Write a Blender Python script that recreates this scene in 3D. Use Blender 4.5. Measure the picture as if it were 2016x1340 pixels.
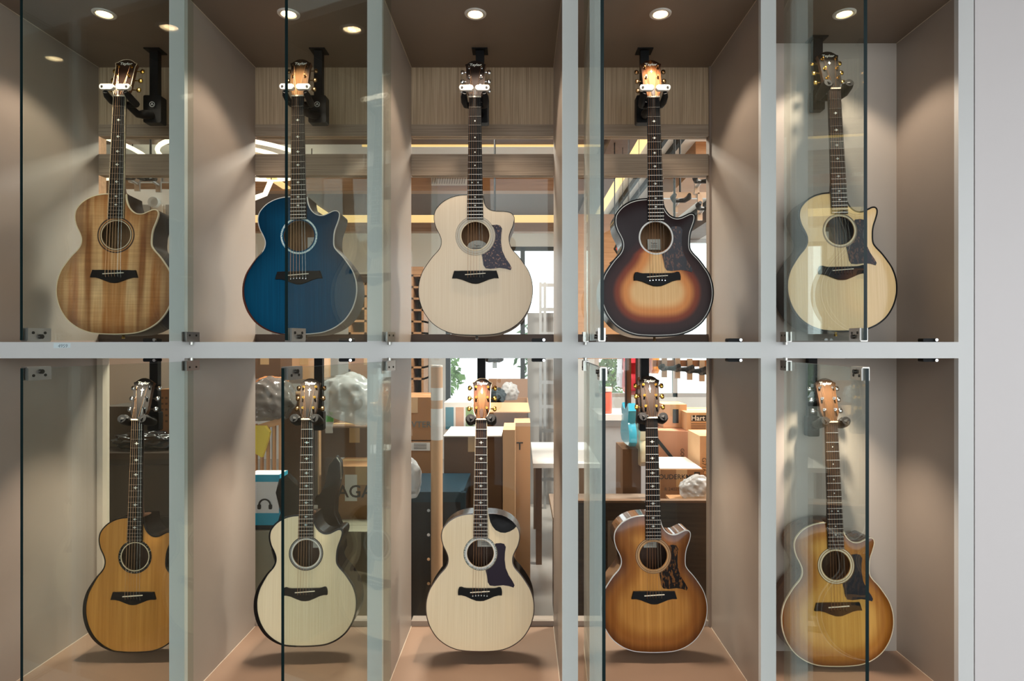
import bpy, bmesh, math, random
import numpy as np
from mathutils import Vector, Matrix
from mathutils.geometry import delaunay_2d_cdt

for _o in list(bpy.data.objects):
    bpy.data.objects.remove(_o, do_unlink=True)
SC = bpy.context.scene
COL = SC.collection
R = math.radians
random.seed(7)

# ------------------------------------------------------------------ camera
# cabinet front plane is y = 0, camera two metres in front of it at 1.5 m
cam_d = bpy.data.cameras.new('camera')
cam_d.sensor_width = 36.0
cam_d.lens = 1216.0 / 2016.0 * 36.0
cam_d.shift_x = -18.0 / 2016.0
cam_d.shift_y = 5.0 / 2016.0
cam_d.clip_start = 0.05
cam = bpy.data.objects.new('camera', cam_d)
cam.location = (0, -2.0, 1.5)
cam.rotation_euler = (R(90), 0, 0)
COL.objects.link(cam)
SC.camera = cam

# ------------------------------------------------------------------ world: flat bright overcast
w = bpy.data.worlds.new('overcast')
SC.world = w
w.use_nodes = True
bg = w.node_tree.nodes['Background']
bg.inputs[0].default_value = (0.91, 0.96, 1.0, 1)
bg.inputs[1].default_value = 2.7

SC.view_settings.view_transform = 'Standard'
SC.view_settings.look = 'None'
SC.view_settings.gamma = 1.0
SC.view_settings.use_curve_mapping = False
SC.view_settings.exposure = 0.0
SPOT_W = 13.0          # each recessed cabinet downlight
SPOT_COL = (1.0, 0.84, 0.68)
try:
    SC.cycles.use_denoising = True
    SC.cycles.transparent_max_bounces = 32
    SC.cycles.max_bounces = 10
    SC.cycles.sample_clamp_indirect = 6.0
    SC.cycles.caustics_reflective = False
    SC.cycles.caustics_refractive = False
except Exception:
    pass

# ------------------------------------------------------------------ helpers
def lin(c):
    out = []
    for v in c[:3]:
        v /= 255.0
        out.append(v / 12.92 if v <= 0.04045 else ((v + 0.055) / 1.055) ** 2.4)
    return (*out, 1.0)

MATS = {}
def _new(name):
    m = bpy.data.materials.new(name)
    m.use_nodes = True
    nt = m.node_tree
    b = nt.nodes['Principled BSDF']
    MATS[name] = m
    return m, nt, b

def mix_rgb(nt, fac, a, b, blend='MIX'):
    n = nt.nodes.new('ShaderNodeMix')
    n.data_type = 'RGBA'
    n.blend_type = blend
    for sock, v in ((n.inputs[0], fac), (n.inputs[6], a), (n.inputs[7], b)):
        if hasattr(v, 'is_output'):
            nt.links.new(v, sock)
        elif isinstance(v, (int, float)):
            sock.default_value = v
        else:
            sock.default_value = v
    return n.outputs[2]

def math_n(nt, op, a, b=None, clamp=False):
    n = nt.nodes.new('ShaderNodeMath')
    n.operation = op
    n.use_clamp = clamp
    for i, v in enumerate((a, b)):
        if v is None:
            continue
        if hasattr(v, 'is_output'):
            nt.links.new(v, n.inputs[i])
        else:
            n.inputs[i].default_value = v
    return n.outputs[0]

def coords(nt, scale, bookmatch=False):
    tc = nt.nodes.new('ShaderNodeTexCoord')
    src = tc.outputs['Object']
    if bookmatch:
        sx = nt.nodes.new('ShaderNodeSeparateXYZ')
        nt.links.new(src, sx.inputs[0])
        cb = nt.nodes.new('ShaderNodeCombineXYZ')
        nt.links.new(math_n(nt, 'ABSOLUTE', sx.outputs[0]), cb.inputs[0])
        nt.links.new(sx.outputs[1], cb.inputs[1])
        nt.links.new(sx.outputs[2], cb.inputs[2])
        src = cb.outputs[0]
    mp = nt.nodes.new('ShaderNodeMapping')
    mp.inputs['Scale'].default_value = scale
    nt.links.new(src, mp.inputs[0])
    return mp.outputs[0]

def noise(nt, vec, scale=1.0, detail=3.0, rough=0.55):
    n = nt.nodes.new('ShaderNodeTexNoise')
    n.inputs['Scale'].default_value = scale
    n.inputs['Detail'].default_value = detail
    n.inputs['Roughness'].default_value = rough
    nt.links.new(vec, n.inputs['Vector'])
    return n.outputs['Fac']

def ramp(nt, fac, stops, interp='LINEAR'):
    n = nt.nodes.new('ShaderNodeValToRGB')
    cr = n.color_ramp
    cr.interpolation = interp
    while len(cr.elements) < len(stops):
        cr.elements.new(0.5)
    for e, (p, c) in zip(cr.elements, stops):
        e.position = p
        e.color = c
    nt.links.new(fac, n.inputs[0])
    return n.outputs[0]

def plain(name, col, rough=0.5, metal=0.0, coat=0.0, var=0.08, scale=30.0, bump=0.0, spec=0.5, trans=0.0, alpha=1.0):
    if name in MATS:
        return MATS[name]
    m, nt, b = _new(name)
    c = lin(col)
    f = noise(nt, coords(nt, (1, 1, 1)), scale, 4)
    lo = tuple(v * (1 - var) for v in c[:3]) + (1,)
    hi = tuple(min(1, v * (1 + var)) for v in c[:3]) + (1,)
    nt.links.new(mix_rgb(nt, f, lo, hi), b.inputs['Base Color'])
    b.inputs['Roughness'].default_value = rough
    b.inputs['Metallic'].default_value = metal
    b.inputs['Coat Weight'].default_value = coat
    b.inputs['Coat Roughness'].default_value = 0.04
    b.inputs['Specular IOR Level'].default_value = spec
    b.inputs['Alpha'].default_value = alpha
    if bump:
        bn = nt.nodes.new('ShaderNodeBump')
        bn.inputs['Strength'].default_value = bump
        bn.inputs['Distance'].default_value = 0.002
        nt.links.new(f, bn.inputs['Height'])
        nt.links.new(bn.outputs[0], b.inputs['Normal'])
    return m

def grain(name, dark, light, sc=(90, 90, 4), rough=0.45, coat=0.0, bump=0.05, spec=0.3):
    """long grained wood or wood-print laminate, grain along the least scaled axis"""
    if name in MATS:
        return MATS[name]
    m, nt, b = _new(name)
    f = noise(nt, coords(nt, sc), 1.0, 5, 0.65)
    col = ramp(nt, f, [(0.3, lin(dark)), (0.7, lin(light))])
    nt.links.new(col, b.inputs['Base Color'])
    b.inputs['Roughness'].default_value = rough
    b.inputs['Specular IOR Level'].default_value = spec
    b.inputs['Coat Weight'].default_value = coat
    b.inputs['Coat Roughness'].default_value = 0.05
    if bump:
        bn = nt.nodes.new('ShaderNodeBump')
        bn.inputs['Strength'].default_value = bump
        bn.inputs['Distance'].default_value = 0.001
        nt.links.new(f, bn.inputs['Height'])
        nt.links.new(bn.outputs[0], b.inputs['Normal'])
    return m

def emit(name, col, strength):
    if name in MATS:
        return MATS[name]
    m, nt, b = _new(name)
    b.inputs['Base Color'].default_value = lin(col)
    b.inputs['Emission Color'].default_value = lin(col)
    b.inputs['Emission Strength'].default_value = strength
    return m

def glass(name, tint, refl=1.0):
    """clear sheet glass: transparent with a Fresnel mirror on each face"""
    if name in MATS:
        return MATS[name]
    m, nt, b = _new(name)
    nt.nodes.remove(b)
    out = nt.nodes['Material Output']
    lw = nt.nodes.new('ShaderNodeLayerWeight')
    lw.inputs[0].default_value = 0.5
    p = math_n(nt, 'POWER', lw.outputs['Facing'], 5.0)
    fr = math_n(nt, 'ADD', math_n(nt, 'MULTIPLY', p, 0.96 * refl), 0.04 * refl, clamp=True)
    tr = nt.nodes.new('ShaderNodeBsdfTransparent')
    tr.inputs[0].default_value = (*tint, 1)
    gl = nt.nodes.new('ShaderNodeBsdfGlossy')
    gl.inputs['Roughness'].default_value = 0.0
    gl.inputs['Color'].default_value = (0.9, 0.97, 0.95, 1)
    mx = nt.nodes.new('ShaderNodeMixShader')
    nt.links.new(fr, mx.inputs[0])
    nt.links.new(tr.outputs[0], mx.inputs[1])
    nt.links.new(gl.outputs[0], mx.inputs[2])
    nt.links.new(mx.outputs[0], out.inputs[0])
    return m

class MB:
    """collects shapes into one mesh"""
    def __init__(s):
        s.v = []; s.f = []; s.mi = []
    def add(s, vs, fs, mi=0):
        o = len(s.v)
        s.v += [tuple(p) for p in vs]
        for f in fs:
            s.f.append([o + i for i in f]); s.mi.append(mi)
        return s
    def box(s, x0, x1, y0, y1, z0, z1, mi=0):
        vs = [(x, y, z) for x in (x0, x1) for y in (y0, y1) for z in (z0, z1)]
        return s.add(vs, [(0, 1, 3, 2), (4, 6, 7, 5), (0, 4, 5, 1), (2, 3, 7, 6), (0, 2, 6, 4), (1, 5, 7, 3)], mi)
    def rbox(s, x0, x1, y0, y1, z0, z1, r=0.004, seg=3, mi=0):
        """box with rounded edges seen from the front (rounded rectangle in xz)"""
        poly = []
        for cx, cz, a0 in ((x1 - r, z1 - r, 0), (x0 + r, z1 - r, 90), (x0 + r, z0 + r, 180), (x1 - r, z0 + r, 270)):
            for k in range(seg + 1):
                a = R(a0 + 90 * k / seg)
                poly.append((cx + r * math.cos(a), cz + r * math.sin(a)))
        return s.prism(poly, y0, y1, mi)
    def prism(s, poly, y0, y1, mi=0, bev=0.0):
        n = len(poly)
        if bev:
            cx = sum(p[0] for p in poly) / n; cz = sum(p[1] for p in poly) / n
            ins = []
            for x, z in poly:
                d = math.hypot(x - cx, z - cz) or 1
                k = max(0.0, 1 - bev / d)
                ins.append((cx + (x - cx) * k, cz + (z - cz) * k))
            rows = [[(x, y0, z) for x, z in ins], [(x, y0 + bev, z) for x, z in poly], [(x, y1, z) for x, z in poly]]
        else:
            rows = [[(x, y0, z) for x, z in poly], [(x, y1, z) for x, z in poly]]
        vs = [p for r_ in rows for p in r_]
        fs = []
        for k in range(len(rows) - 1):
            for i in range(n):
                j = (i + 1) % n
                fs.append((k * n + i, k * n + j, (k + 1) * n + j, (k + 1) * n + i))
        fs.append(tuple(range(n - 1, -1, -1)))
        fs.append(tuple((len(rows) - 1) * n + i for i in range(n)))
        return s.add(vs, fs, mi)
    def cyl(s, p0, p1, r0, r1=None, n=12, mi=0, caps=True):
        r1 = r0 if r1 is None else r1
        p0 = Vector(p0); p1 = Vector(p1)
        d = (p1 - p0).normalized()
        a = d.orthogonal().normalized(); b = d.cross(a)
        vs = []
        for p, r in ((p0, r0), (p1, r1)):
            for k in range(n):
                t = 2 * math.pi * k / n
                vs.append(p + a * (r * math.cos(t)) + b * (r * math.sin(t)))
        fs = [(i, (i + 1) % n, n + (i + 1) % n, n + i) for i in range(n)]
        if caps:
            fs += [tuple(range(n - 1, -1, -1)), tuple(range(n, 2 * n))]
        return s.add(vs, fs, mi)
    def tube(s, pts, r, n=8, mi=0, closed=False, flat=None):
        pts = [Vector(p) for p in pts]
        m = len(pts)
        vs = []
        prev = None
        for i, p in enumerate(pts):
            if closed:
                d = (pts[(i + 1) % m] - pts[i - 1]).normalized()
            else:
                d = (pts[min(i + 1, m - 1)] - pts[max(i - 1, 0)]).normalized()
            if prev is None:
                a = d.orthogonal().normalized()
            else:
                a = (prev - d * prev.dot(d)).normalized()
            prev = a
            b = d.cross(a)
            rr = r[i] if isinstance(r, (list, tuple)) else r
            for k in range(n):
                t = 2 * math.pi * k / n
                vs.append(p + a * (rr * math.cos(t)) + b * (rr * math.sin(t)))
        fs = []
        for i in range(m if closed else m - 1):
            for k in range(n):
                j = (i + 1) % m
                fs.append((i * n + k, i * n + (k + 1) % n, j * n + (k + 1) % n, j * n + k))
        if not closed:
            fs += [tuple(range(n - 1, -1, -1)), tuple((m - 1) * n + k for k in range(n))]
        return s.add(vs, fs, mi)
    def annulus(s, cx, cz, r0, r1, y0, y1, n=56, mi=0):
        vs = []
        for r, y in ((r0, y1), (r0, y0), (r1, y0), (r1, y1)):
            for k in range(n):
                t = 2 * math.pi * k / n
                vs.append((cx + r * math.cos(t), y, cz + r * math.sin(t)))
        fs = []
        for q in range(4):
            for k in range(n):
                j = (k + 1) % n; q2 = (q + 1) % 4
                fs.append((q * n + k, q * n + j, q2 * n + j, q2 * n + k))
        return s.add(vs, fs, mi)
    def lathe(s, prof, c=(0, 0, 0), n=20, mi=0):
        """profile of (radius, z) turned about a vertical axis through c"""
        vs = []
        for r, z in prof:
            for k in range(n):
                t = 2 * math.pi * k / n
                vs.append((c[0] + r * math.cos(t), c[1] + r * math.sin(t), c[2] + z))
        fs = []
        for i in range(len(prof) - 1):
            for k in range(n):
                fs.append((i * n + k, i * n + (k + 1) % n, (i + 1) * n + (k + 1) % n, (i + 1) * n + k))
        fs += [tuple(range(n - 1, -1, -1)), tuple((len(prof) - 1) * n + k for k in range(n))]
        return s.add(vs, fs, mi)
    def mesh(s, name, mats, smooth=False):
        me = bpy.data.meshes.new(name)
        me.from_pydata(s.v, [], s.f)
        mats = mats if isinstance(mats, (list, tuple)) else [mats]
        for m in mats:
            me.materials.append(m)
        if len(mats) > 1:
            me.polygons.foreach_set('material_index', s.mi)
        bm = bmesh.new(); bm.from_mesh(me)
        bmesh.ops.recalc_face_normals(bm, faces=bm.faces)
        bm.to_mesh(me); bm.free()
        if smooth:
            me.polygons.foreach_set('use_smooth', [True] * len(me.polygons))
            try:
                me.set_sharp_from_angle(angle=R(38))
            except Exception:
                pass
        me.update()
        return me
    def build(s, name, mats, parent=None, smooth=False):
        return link(name, s.mesh(name, mats, smooth), parent)

def link(name, me, parent=None):
    o = bpy.data.objects.new(name, me)
    COL.objects.link(o)
    if parent is not None:
        o.parent = parent
    return o

def tag(o, label=None, cat=None, group=None, kind=None):
    if label: o['label'] = label
    if cat: o['category'] = cat
    if group: o['group'] = group
    if kind: o['kind'] = kind
    return o

def empty(name, loc=(0, 0, 0), label=None, cat=None, group=None, rz=0.0):
    o = bpy.data.objects.new(name, None)
    o.empty_display_size = 0.05
    o.location = loc
    o.rotation_euler = (0, 0, rz)
    COL.objects.link(o)
    return tag(o, label, cat, group)

def text_mesh(body, height, depth=0.0004, bold=0.0, shear=0.0, squeeze=1.0):
    """lettering standing in the xz plane, facing -y, centred on the origin"""
    cu = bpy.data.curves.new('lettering', 'FONT')
    cu.body = body
    cu.align_x = 'CENTER'; cu.align_y = 'CENTER'
    cu.size = height / 0.7
    cu.extrude = depth
    cu.offset = bold * height
    cu.shear = shear
    cu.resolution_u = 3
    ob = bpy.data.objects.new('lettering', cu)
    COL.objects.link(ob)
    dg = bpy.context.evaluated_depsgraph_get()
    me = bpy.data.meshes.new_from_object(ob.evaluated_get(dg))
    bpy.data.objects.remove(ob, do_unlink=True)
    me.transform(Matrix(((squeeze, 0, 0, 0), (0, 0, -1, 0), (0, 1, 0, 0), (0, 0, 0, 1))))
    return me

def put_text(name, body, height, loc, mat, parent=None, rz=0.0, roll=0.0, **kw):
    me = text_mesh(body, height, **kw)
    me.materials.clear(); me.materials.append(mat)
    o = link(name, me, parent)
    o.location = loc
    o.rotation_euler = (0, roll, rz)
    return o

def W(px, py, depth):
    """room position of something seen at this spot of the 2016 x 1340 frame at this distance from the camera"""
    return ((px - 1026.0) * depth / 1216.0, depth - 2.0, 1.5 + (675.0 - py) * depth / 1216.0)
# ------------------------------------------------------------------ shared materials
m_front = plain('grey_white_laminate', (212, 212, 209), 0.35, var=0.02, scale=12)
m_taupe = plain('taupe_laminate', (154, 141, 129), 0.38, var=0.05, scale=9)
m_floorb = plain('warm_brown_base_board', (152, 124, 103), 0.45, var=0.05, scale=9)
m_taupe_dark = plain('brown_taupe_ceiling_laminate', (128, 112, 98), 0.5, var=0.04, scale=9)
m_pale_back = plain('pale_beige_laminate', (182, 172, 160), 0.5, var=0.03, scale=8)
m_bead = plain('pale_edge_banding', (205, 190, 170), 0.4)
m_wallp = plain('off_white_wall_panel', (214, 208, 206), 0.5, var=0.015, scale=6)
m_back_v = grain('grey_brown_board_vertical_grain', (146, 122, 94), (208, 184, 152), (300, 300, 2.5), 0.5)
m_back_h = grain('grey_brown_board_horizontal_grain', (128, 110, 92), (178, 160, 138), (2.5, 300, 300), 0.5)
m_dark_frame = plain('dark_brown_frame', (64, 52, 44), 0.4)
m_glass = glass('door_glass', (0.915, 0.95, 0.928), 0.85)
m_glass_back = glass('back_glass', (0.95, 0.965, 0.95), 0.5)
m_glass_win = glass('window_glass', (0.97, 0.98, 0.98), 0.8)
m_gedge = plain('green_glass_edge', (8, 30, 31), 0.35, var=0.2, scale=4, spec=0.25)
m_steel = plain('satin_steel', (190, 188, 182), 0.32, 1.0, var=0.05)
m_steel_dk = plain('dark_screw_steel', (70, 68, 64), 0.4, 1.0)
m_black = plain('black_powder_coat', (12, 12, 13), 0.5, spec=0.2)
m_black_gl = plain('gloss_black_lacquer', (8, 8, 9), 0.15, spec=0.3)
m_rubber = plain('black_rubber', (12, 13, 15), 0.6, spec=0.25)
m_white_pl = plain('white_plastic', (232, 224, 214), 0.35)
m_print = plain('printed_white', (235, 232, 226), 0.5, var=0.02)
m_ink = plain('black_ink', (28, 28, 30), 0.6, var=0.02)
m_chrome = plain('chrome', (215, 215, 215), 0.14, 1.0, var=0.03)
m_gold = plain('gold_plate', (214, 172, 84), 0.2, 1.0, var=0.05)
m_bronze = plain('aged_bronze', (120, 92, 62), 0.28, 1.0, var=0.06)
m_lens = emit('warm_lamp_lens', (255, 232, 200), 9.0)
m_led = emit('warm_led_strip', (255, 220, 150), 0.85)
m_ledw = emit('white_led_tube', (255, 240, 214), 1.8)
m_trimring = plain('white_trim_ring', (225, 218, 208), 0.4)

# ------------------------------------------------------------------ built-in display cabinet (front plane y = 0)
ZT, ZF = 2.63, 0.339            # underside of the top, surface of the bottom board
ZS1, ZS0 = 1.5033, 1.4507       # middle board
YB = 0.534                      # back
POST = [(-1.7825, -1.7330), (-1.1398, -1.0905), (-0.4984, -0.4507), (0.1332, 0.1842), (0.7763, 0.8257), (1.4161, 1.4655)]
cab = empty('display_cabinet', (0, 0, 0), 'built-in two-row display cabinet with grey-white posts and taupe bays holding guitars', 'cabinet')
for a, b in POST:
    MB().box(a, b, 0.0, 0.02, 0.0, 2.86).build('post', m_front, cab)
    MB().box(a, b, 0.02, YB, ZF, ZT).build('side_panel', m_taupe, cab)
bays = [(POST[i][1], POST[i + 1][0]) for i in range(5)]
for i, (a, b) in enumerate(bays):
    yb = YB if i < 4 else 0.33
    MB().box(a, b, 0.0, 0.02, ZS0, ZS1).build('rail', m_front, cab)
    MB().box(a, b, 0.02, YB, ZS0, ZS1 - 0.001).build('shelf_board', m_taupe, cab)
    MB().box(a, b, 0.0, YB, ZT, ZT + 0.03).build('top_board', m_taupe_dark, cab)
    MB().box(a, b, 0.0, YB, ZF - 0.03, ZF).build('bottom_board', m_floorb, cab)
    MB().box(a, b, 0.0, 0.02, 0.0, ZF - 0.03).build('plinth', m_front, cab)
    MB().box(a, b, 0.0, 0.02, ZT + 0.03, 2.86).build('fascia', m_front, cab)
    for x in (a, b - 0.0018):
        for z in (ZT - 0.0018, ZF):
            MB().box(x, x + 0.0018, 0.02, yb, z, z + 0.0018).build('corner_bead', m_bead, cab)
    if i < 4:
        n = 2
        zs = 2.396
        bw = (b - a) / n
        MB().box(a, b, YB, YB + 0.022, zs, ZT).build('back_board', m_back_v, cab)
        MB().box(a, b, YB - 0.002, YB + 0.04, 2.348, zs).build('back_board', m_back_h, cab)
        MB().box(a, b, YB, YB + 0.04, 2.188, 2.275).build('back_board', m_back_h, cab)
        MB().box(a, b, YB, YB + 0.05, ZS0, 1.536).build('window_sill', m_dark_frame, cab)
        MB().box(a, b, YB, YB + 0.05, ZF, ZF + 0.021).build('bottom_strip', m_taupe, cab)
        for z0, z1 in ((2.275, 2.348), (1.536, 2.188), (ZF + 0.021, ZS0)):
            MB().box(a, b, YB + 0.012, YB + 0.018, z0, z1).build('back_pane', m_glass_back, cab)
        if i == 0:
            MB().box(a, a + 0.024, YB - 0.012, YB + 0.03, ZF, ZS0).build('back_stile', m_bead, cab)
        if i == 3:
            MB().box(b - 0.008, b, YB - 0.012, YB + 0.03, ZF, ZT).build('back_stile', m_taupe_dark, cab)
    else:
        MB().box(a, b, yb, yb + 0.018, ZF, ZT).build('back_panel', m_pale_back, cab)

def structure(name, mb, mat, parent=None):
    return tag(mb.build(name, mat, parent), kind='structure')
structure('wall_right', MB().box(1.4695, 2.9, 0.0, 0.10, 0.0, 2.86), m_wallp)
structure('trim_1', MB().box(1.4655, 1.4695, 0.008, 0.10, 0.0, 2.86), m_dark_frame)

# magnetic catches at the closing side of every bay
for i, (a, b) in enumerate(bays):
    for low in (0, 1):
        lab = 'black magnetic catch %s, %s' % (
            ('on the shelf', 'under the shelf')[low],
            ('bay of the koa guitar' if not low else 'bay of the amber guitar',
             'bay of the blue guitar' if not low else 'bay of the cream guitar without pickguard',
             'middle bay of the row', 'bay of the dark sunburst guitar' if not low else 'bay of the brown streaked-pickguard guitar',
             'bay next to the right wall')[i])
        x = b - 0.075
        z = ZS1 if not low else ZS0
        s = 1 if not low else -1
        c = empty('magnetic_catch', (x, 0.035, z), lab, 'catch', 'magnetic catches')
        lo, hi = sorted((0.0, s * 0.012))
        MB().rbox(-0.024, 0.022, -0.012, 0.016, lo, hi, 0.004).build('body', m_black, c)
        MB().cyl((0.016, -0.012, s * 0.007), (0.016, -0.019, s * 0.007), 0.005).build('magnet_tip', m_chrome, c)

# price sticker on the middle rail
st = empty('price_sticker', (-1.486, -0.0004, 1.4915), 'small white price sticker on the middle rail below the koa guitar', 'sticker')
MB().prism([(-0.028, -0.008), (0.026, -0.0065), (0.027, 0.008), (-0.027, 0.0085)], -0.0004, 0.0004).build('paper', plain('sticker_paper', (214, 228, 232), 0.5), st)
put_text('handwriting', '4959', 0.011, (0.002, -0.0008, -0.0015), plain('grey_pen', (110, 124, 132), 0.6), st, depth=0.0001, shear=0.15)

# ------------------------------------------------------------------ glass doors, all standing open
def glass_door(hx, phi, z0, z1, low, label):
    """hinge at hx on the front plane; phi degrees past square-open, towards -x"""
    wd, th = 0.56, 0.008
    d = empty('glass_door', (hx, -0.004, z0), label, 'glass door', 'open frameless glass doors')
    d.rotation_euler = (0, 0, R(-90 - phi))        # local +x runs from the hinge to the free edge
    h = z1 - z0
    mb = MB()
    mb.box(0, wd, -th / 2, th / 2, 0, h)
    mb.mi = [0, 1, 0, 0, 1, 1]
    mb.build('pane', [m_glass, m_gedge], d)
    zc = 0.0 if not low else h - 0.029
    def clamp(x0, x1, name, knob):
        for s in (-1, 1):
            c = MB().box(x0, x1, *sorted((s * th / 2, s * (th / 2 + 0.005))), zc, zc + 0.029).build(name, m_steel, d)
            y = s * (th / 2 + 0.005)
            zz = zc + (0.018 if not low else 0.011)
            for fx in (0.27, 0.78):
                x = x0 + (x1 - x0) * fx
                MB().cyl((x, y, zz), (x, y + s * 0.0012, zz), 0.0034).build('screw', m_steel_dk, c)
            if knob:
                x = x0 + (x1 - x0) * 0.48
                zk = zc + (0.009 if not low else 0.020)
                MB().cyl((x, y, zk), (x, y + s * 0.006, zk), 0.0056).build('lock_barrel', m_steel_dk, c)
        MB().box(x0 if knob else x0 - 0.003, x1 + (0.002 if knob else 0), -th / 2 - 0.004, th / 2 + 0.004,
                 *( (zc - 0.003, zc) if not low else (zc + 0.029, zc + 0.032))).build(name, m_steel, d)
    clamp(-0.022, 0.036, 'hinge_clamp', False)
    clamp(wd - 0.066, wd - 0.008, 'patch_lock', True)
    zp = 0.0 if not low else h
    MB().cyl((0.004, 0, zp - 0.012), (0.004, 0, zp + 0.012), 0.006).build('pivot_pin', m_steel, d)
    return d
DOORS = [(-1.0625, 11.1, 11.0, 'left of the blue guitar, swung out in front of the koa guitar', 'swung out in front of the amber guitar at far left'),
         (-0.4243, 13.1, 14.1, 'cutting across the blue guitar', 'cutting across the pale guitar with black armrest'),
         (0.2070, 1.9, 1.5, 'seen nearly edge-on beside the dark sunburst guitar', 'seen nearly edge-on beside the brown guitar with streaked pickguard'),
         (0.8536, 5.3, 4.9, 'cutting across the natural guitar nearest the right wall', 'cutting across the honey guitar nearest the right wall')]
for hx, p1, p2, l1, l2 in DOORS:
    glass_door(hx, p1, 1.5065, 2.615, 0, 'upper open glass door ' + l1)
    glass_door(hx, p2, ZF + 0.01, 1.4408, 1, 'lower open glass door ' + l2)

# ------------------------------------------------------------------ recessed downlights
LAMPX = [-1.431, -0.798, -0.157, 0.478, 1.109]
for low in (0, 1):
    for i, x in enumerate(LAMPX):
        z = ZT if not low else ZS0
        y = 0.12 if not low else (0.238 if i < 4 else 0.185)
        lab = ('round recessed ceiling downlight above the ' if not low else 'recessed downlight under the shelf above the ') + (
            ('koa guitar', 'blue guitar', 'pale guitar with oval label', 'dark sunburst guitar', 'natural guitar nearest the right wall')[i] if not low else
            ('amber guitar at far left', 'pale guitar with black armrest', 'pale guitar with scooped cutaway', 'brown guitar with streaked pickguard', 'honey guitar nearest the right wall')[i])
        d = empty('recessed_downlight', (x, y, z), lab, 'downlight', 'recessed cabinet downlights')
        MB().lathe([(0.024, -0.0005), (0.026, -0.004), (0.033, -0.005), (0.037, -0.0025), (0.0375, 0.0), (0.024, 0.0)], n=32).build('trim_ring', m_trimring, d, True)
        MB().lathe([(0.0, -0.0005), (0.023, -0.0005), (0.023, 0.0), (0.0, 0.0)], n=28).build('lens', m_lens, d)
        ld = bpy.data.lights.new('downlight_beam', 'SPOT')
        ld.energy = SPOT_W if not low else SPOT_W * 2.6
        ld.color = SPOT_COL
        ld.spot_size = R(108) if not low else R(88)
        ld.spot_blend = 0.35 if not low else 0.85
        ld.shadow_soft_size = 0.018 if not low else 0.008
        lo = bpy.data.objects.new('downlight_beam', ld)
        lo.location = (0, 0, -0.012)
        COL.objects.link(lo); lo.parent = d
# ------------------------------------------------------------------ acoustic guitars
LEFT = [(-30, 512), (-61, 509.4), (-92.6, 500.4), (-121.7, 483), (-142.8, 459), (-150, 438), (-149.7, 415), (-142.8, 390.4), (-132, 369),
        (-124.5, 348), (-125.4, 327), (-135, 308), (-156, 284.6), (-177, 255.5), (-194, 226.4), (-204.7, 189.4), (-206.3, 152.4),
        (-201, 120.6), (-187.8, 86.2), (-164, 51.8), (-135, 28), (-103, 12.2), (-66, 3.2), (0, 0)]
HORN = {'sharp': [(126, 362), (130.5, 385), (139.5, 409), (146, 430), (146.5, 445), (139.5, 454), (126, 455), (109.5, 448), (90.5, 440), (71, 440), (53, 450), (39.5, 468), (32, 490), (29.5, 512)],
        'soft': [(122, 353), (127, 374.5), (135, 393), (140, 411.6), (141.8, 425), (136, 438), (124, 446), (103, 449.6), (76.7, 450.7), (55.5, 455), (39.7, 467), (31, 488), (29.5, 512)],
        'none': [(124.5, 348), (132, 369), (142.8, 390.4), (149.7, 415), (150, 438), (142.8, 459), (121.7, 483), (92.6, 500.4), (61, 509.4), (30, 512)]}

def outline(horn, sx, sy):
    right_low = [(-x, v) for x, v in LEFT[::-1][1:14]]          # tail up to just below the waist
    pts = LEFT + right_low + HORN[horn]
    pts = [(x * sx / 1000, v * sy / 1000) for x, v in pts]
    out = []
    n = len(pts)
    for i in range(n):
        if i == n - 1:
            out.append(pts[i]); continue
        p0 = pts[max(i - 1, 0)]; p1 = pts[i]; p2 = pts[i + 1]; p3 = pts[min(i + 2, n - 1)]
        for k in range(4):
            t = k / 4
            out.append(tuple(0.5 * (2 * p1[j] + (p2[j] - p0[j]) * t + (2 * p0[j] - 5 * p1[j] + 4 * p2[j] - p3[j]) * t * t
                                    + (3 * p1[j] - p0[j] - 3 * p2[j] + p3[j]) * t ** 3) for j in (0, 1)))
    return out

def seg_dist(P, poly):
    A = np.array(poly); B = np.roll(A, -1, 0)
    AB = B - A
    d = None
    L = (AB ** 2).sum(1) + 1e-12
    AP = P[:, None, :] - A[None]
    t = np.clip((AP * AB[None]).sum(2) / L[None], 0, 1)
    Q = AP - t[..., None] * AB[None]
    return np.sqrt((Q ** 2).sum(2).min(1))

def inside(P, poly):
    A = np.array(poly); B = np.roll(A, -1, 0)
    x, y = P[:, :1], P[:, 1:]
    c = ((A[:, 1] > y) != (B[:, 1] > y)) & (x < (B[:, 0] - A[:, 0]) * (y - A[:, 1]) / (B[:, 1] - A[:, 1] + 1e-12) + A[:, 0])
    return (c.sum(1) % 2) == 1

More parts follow.
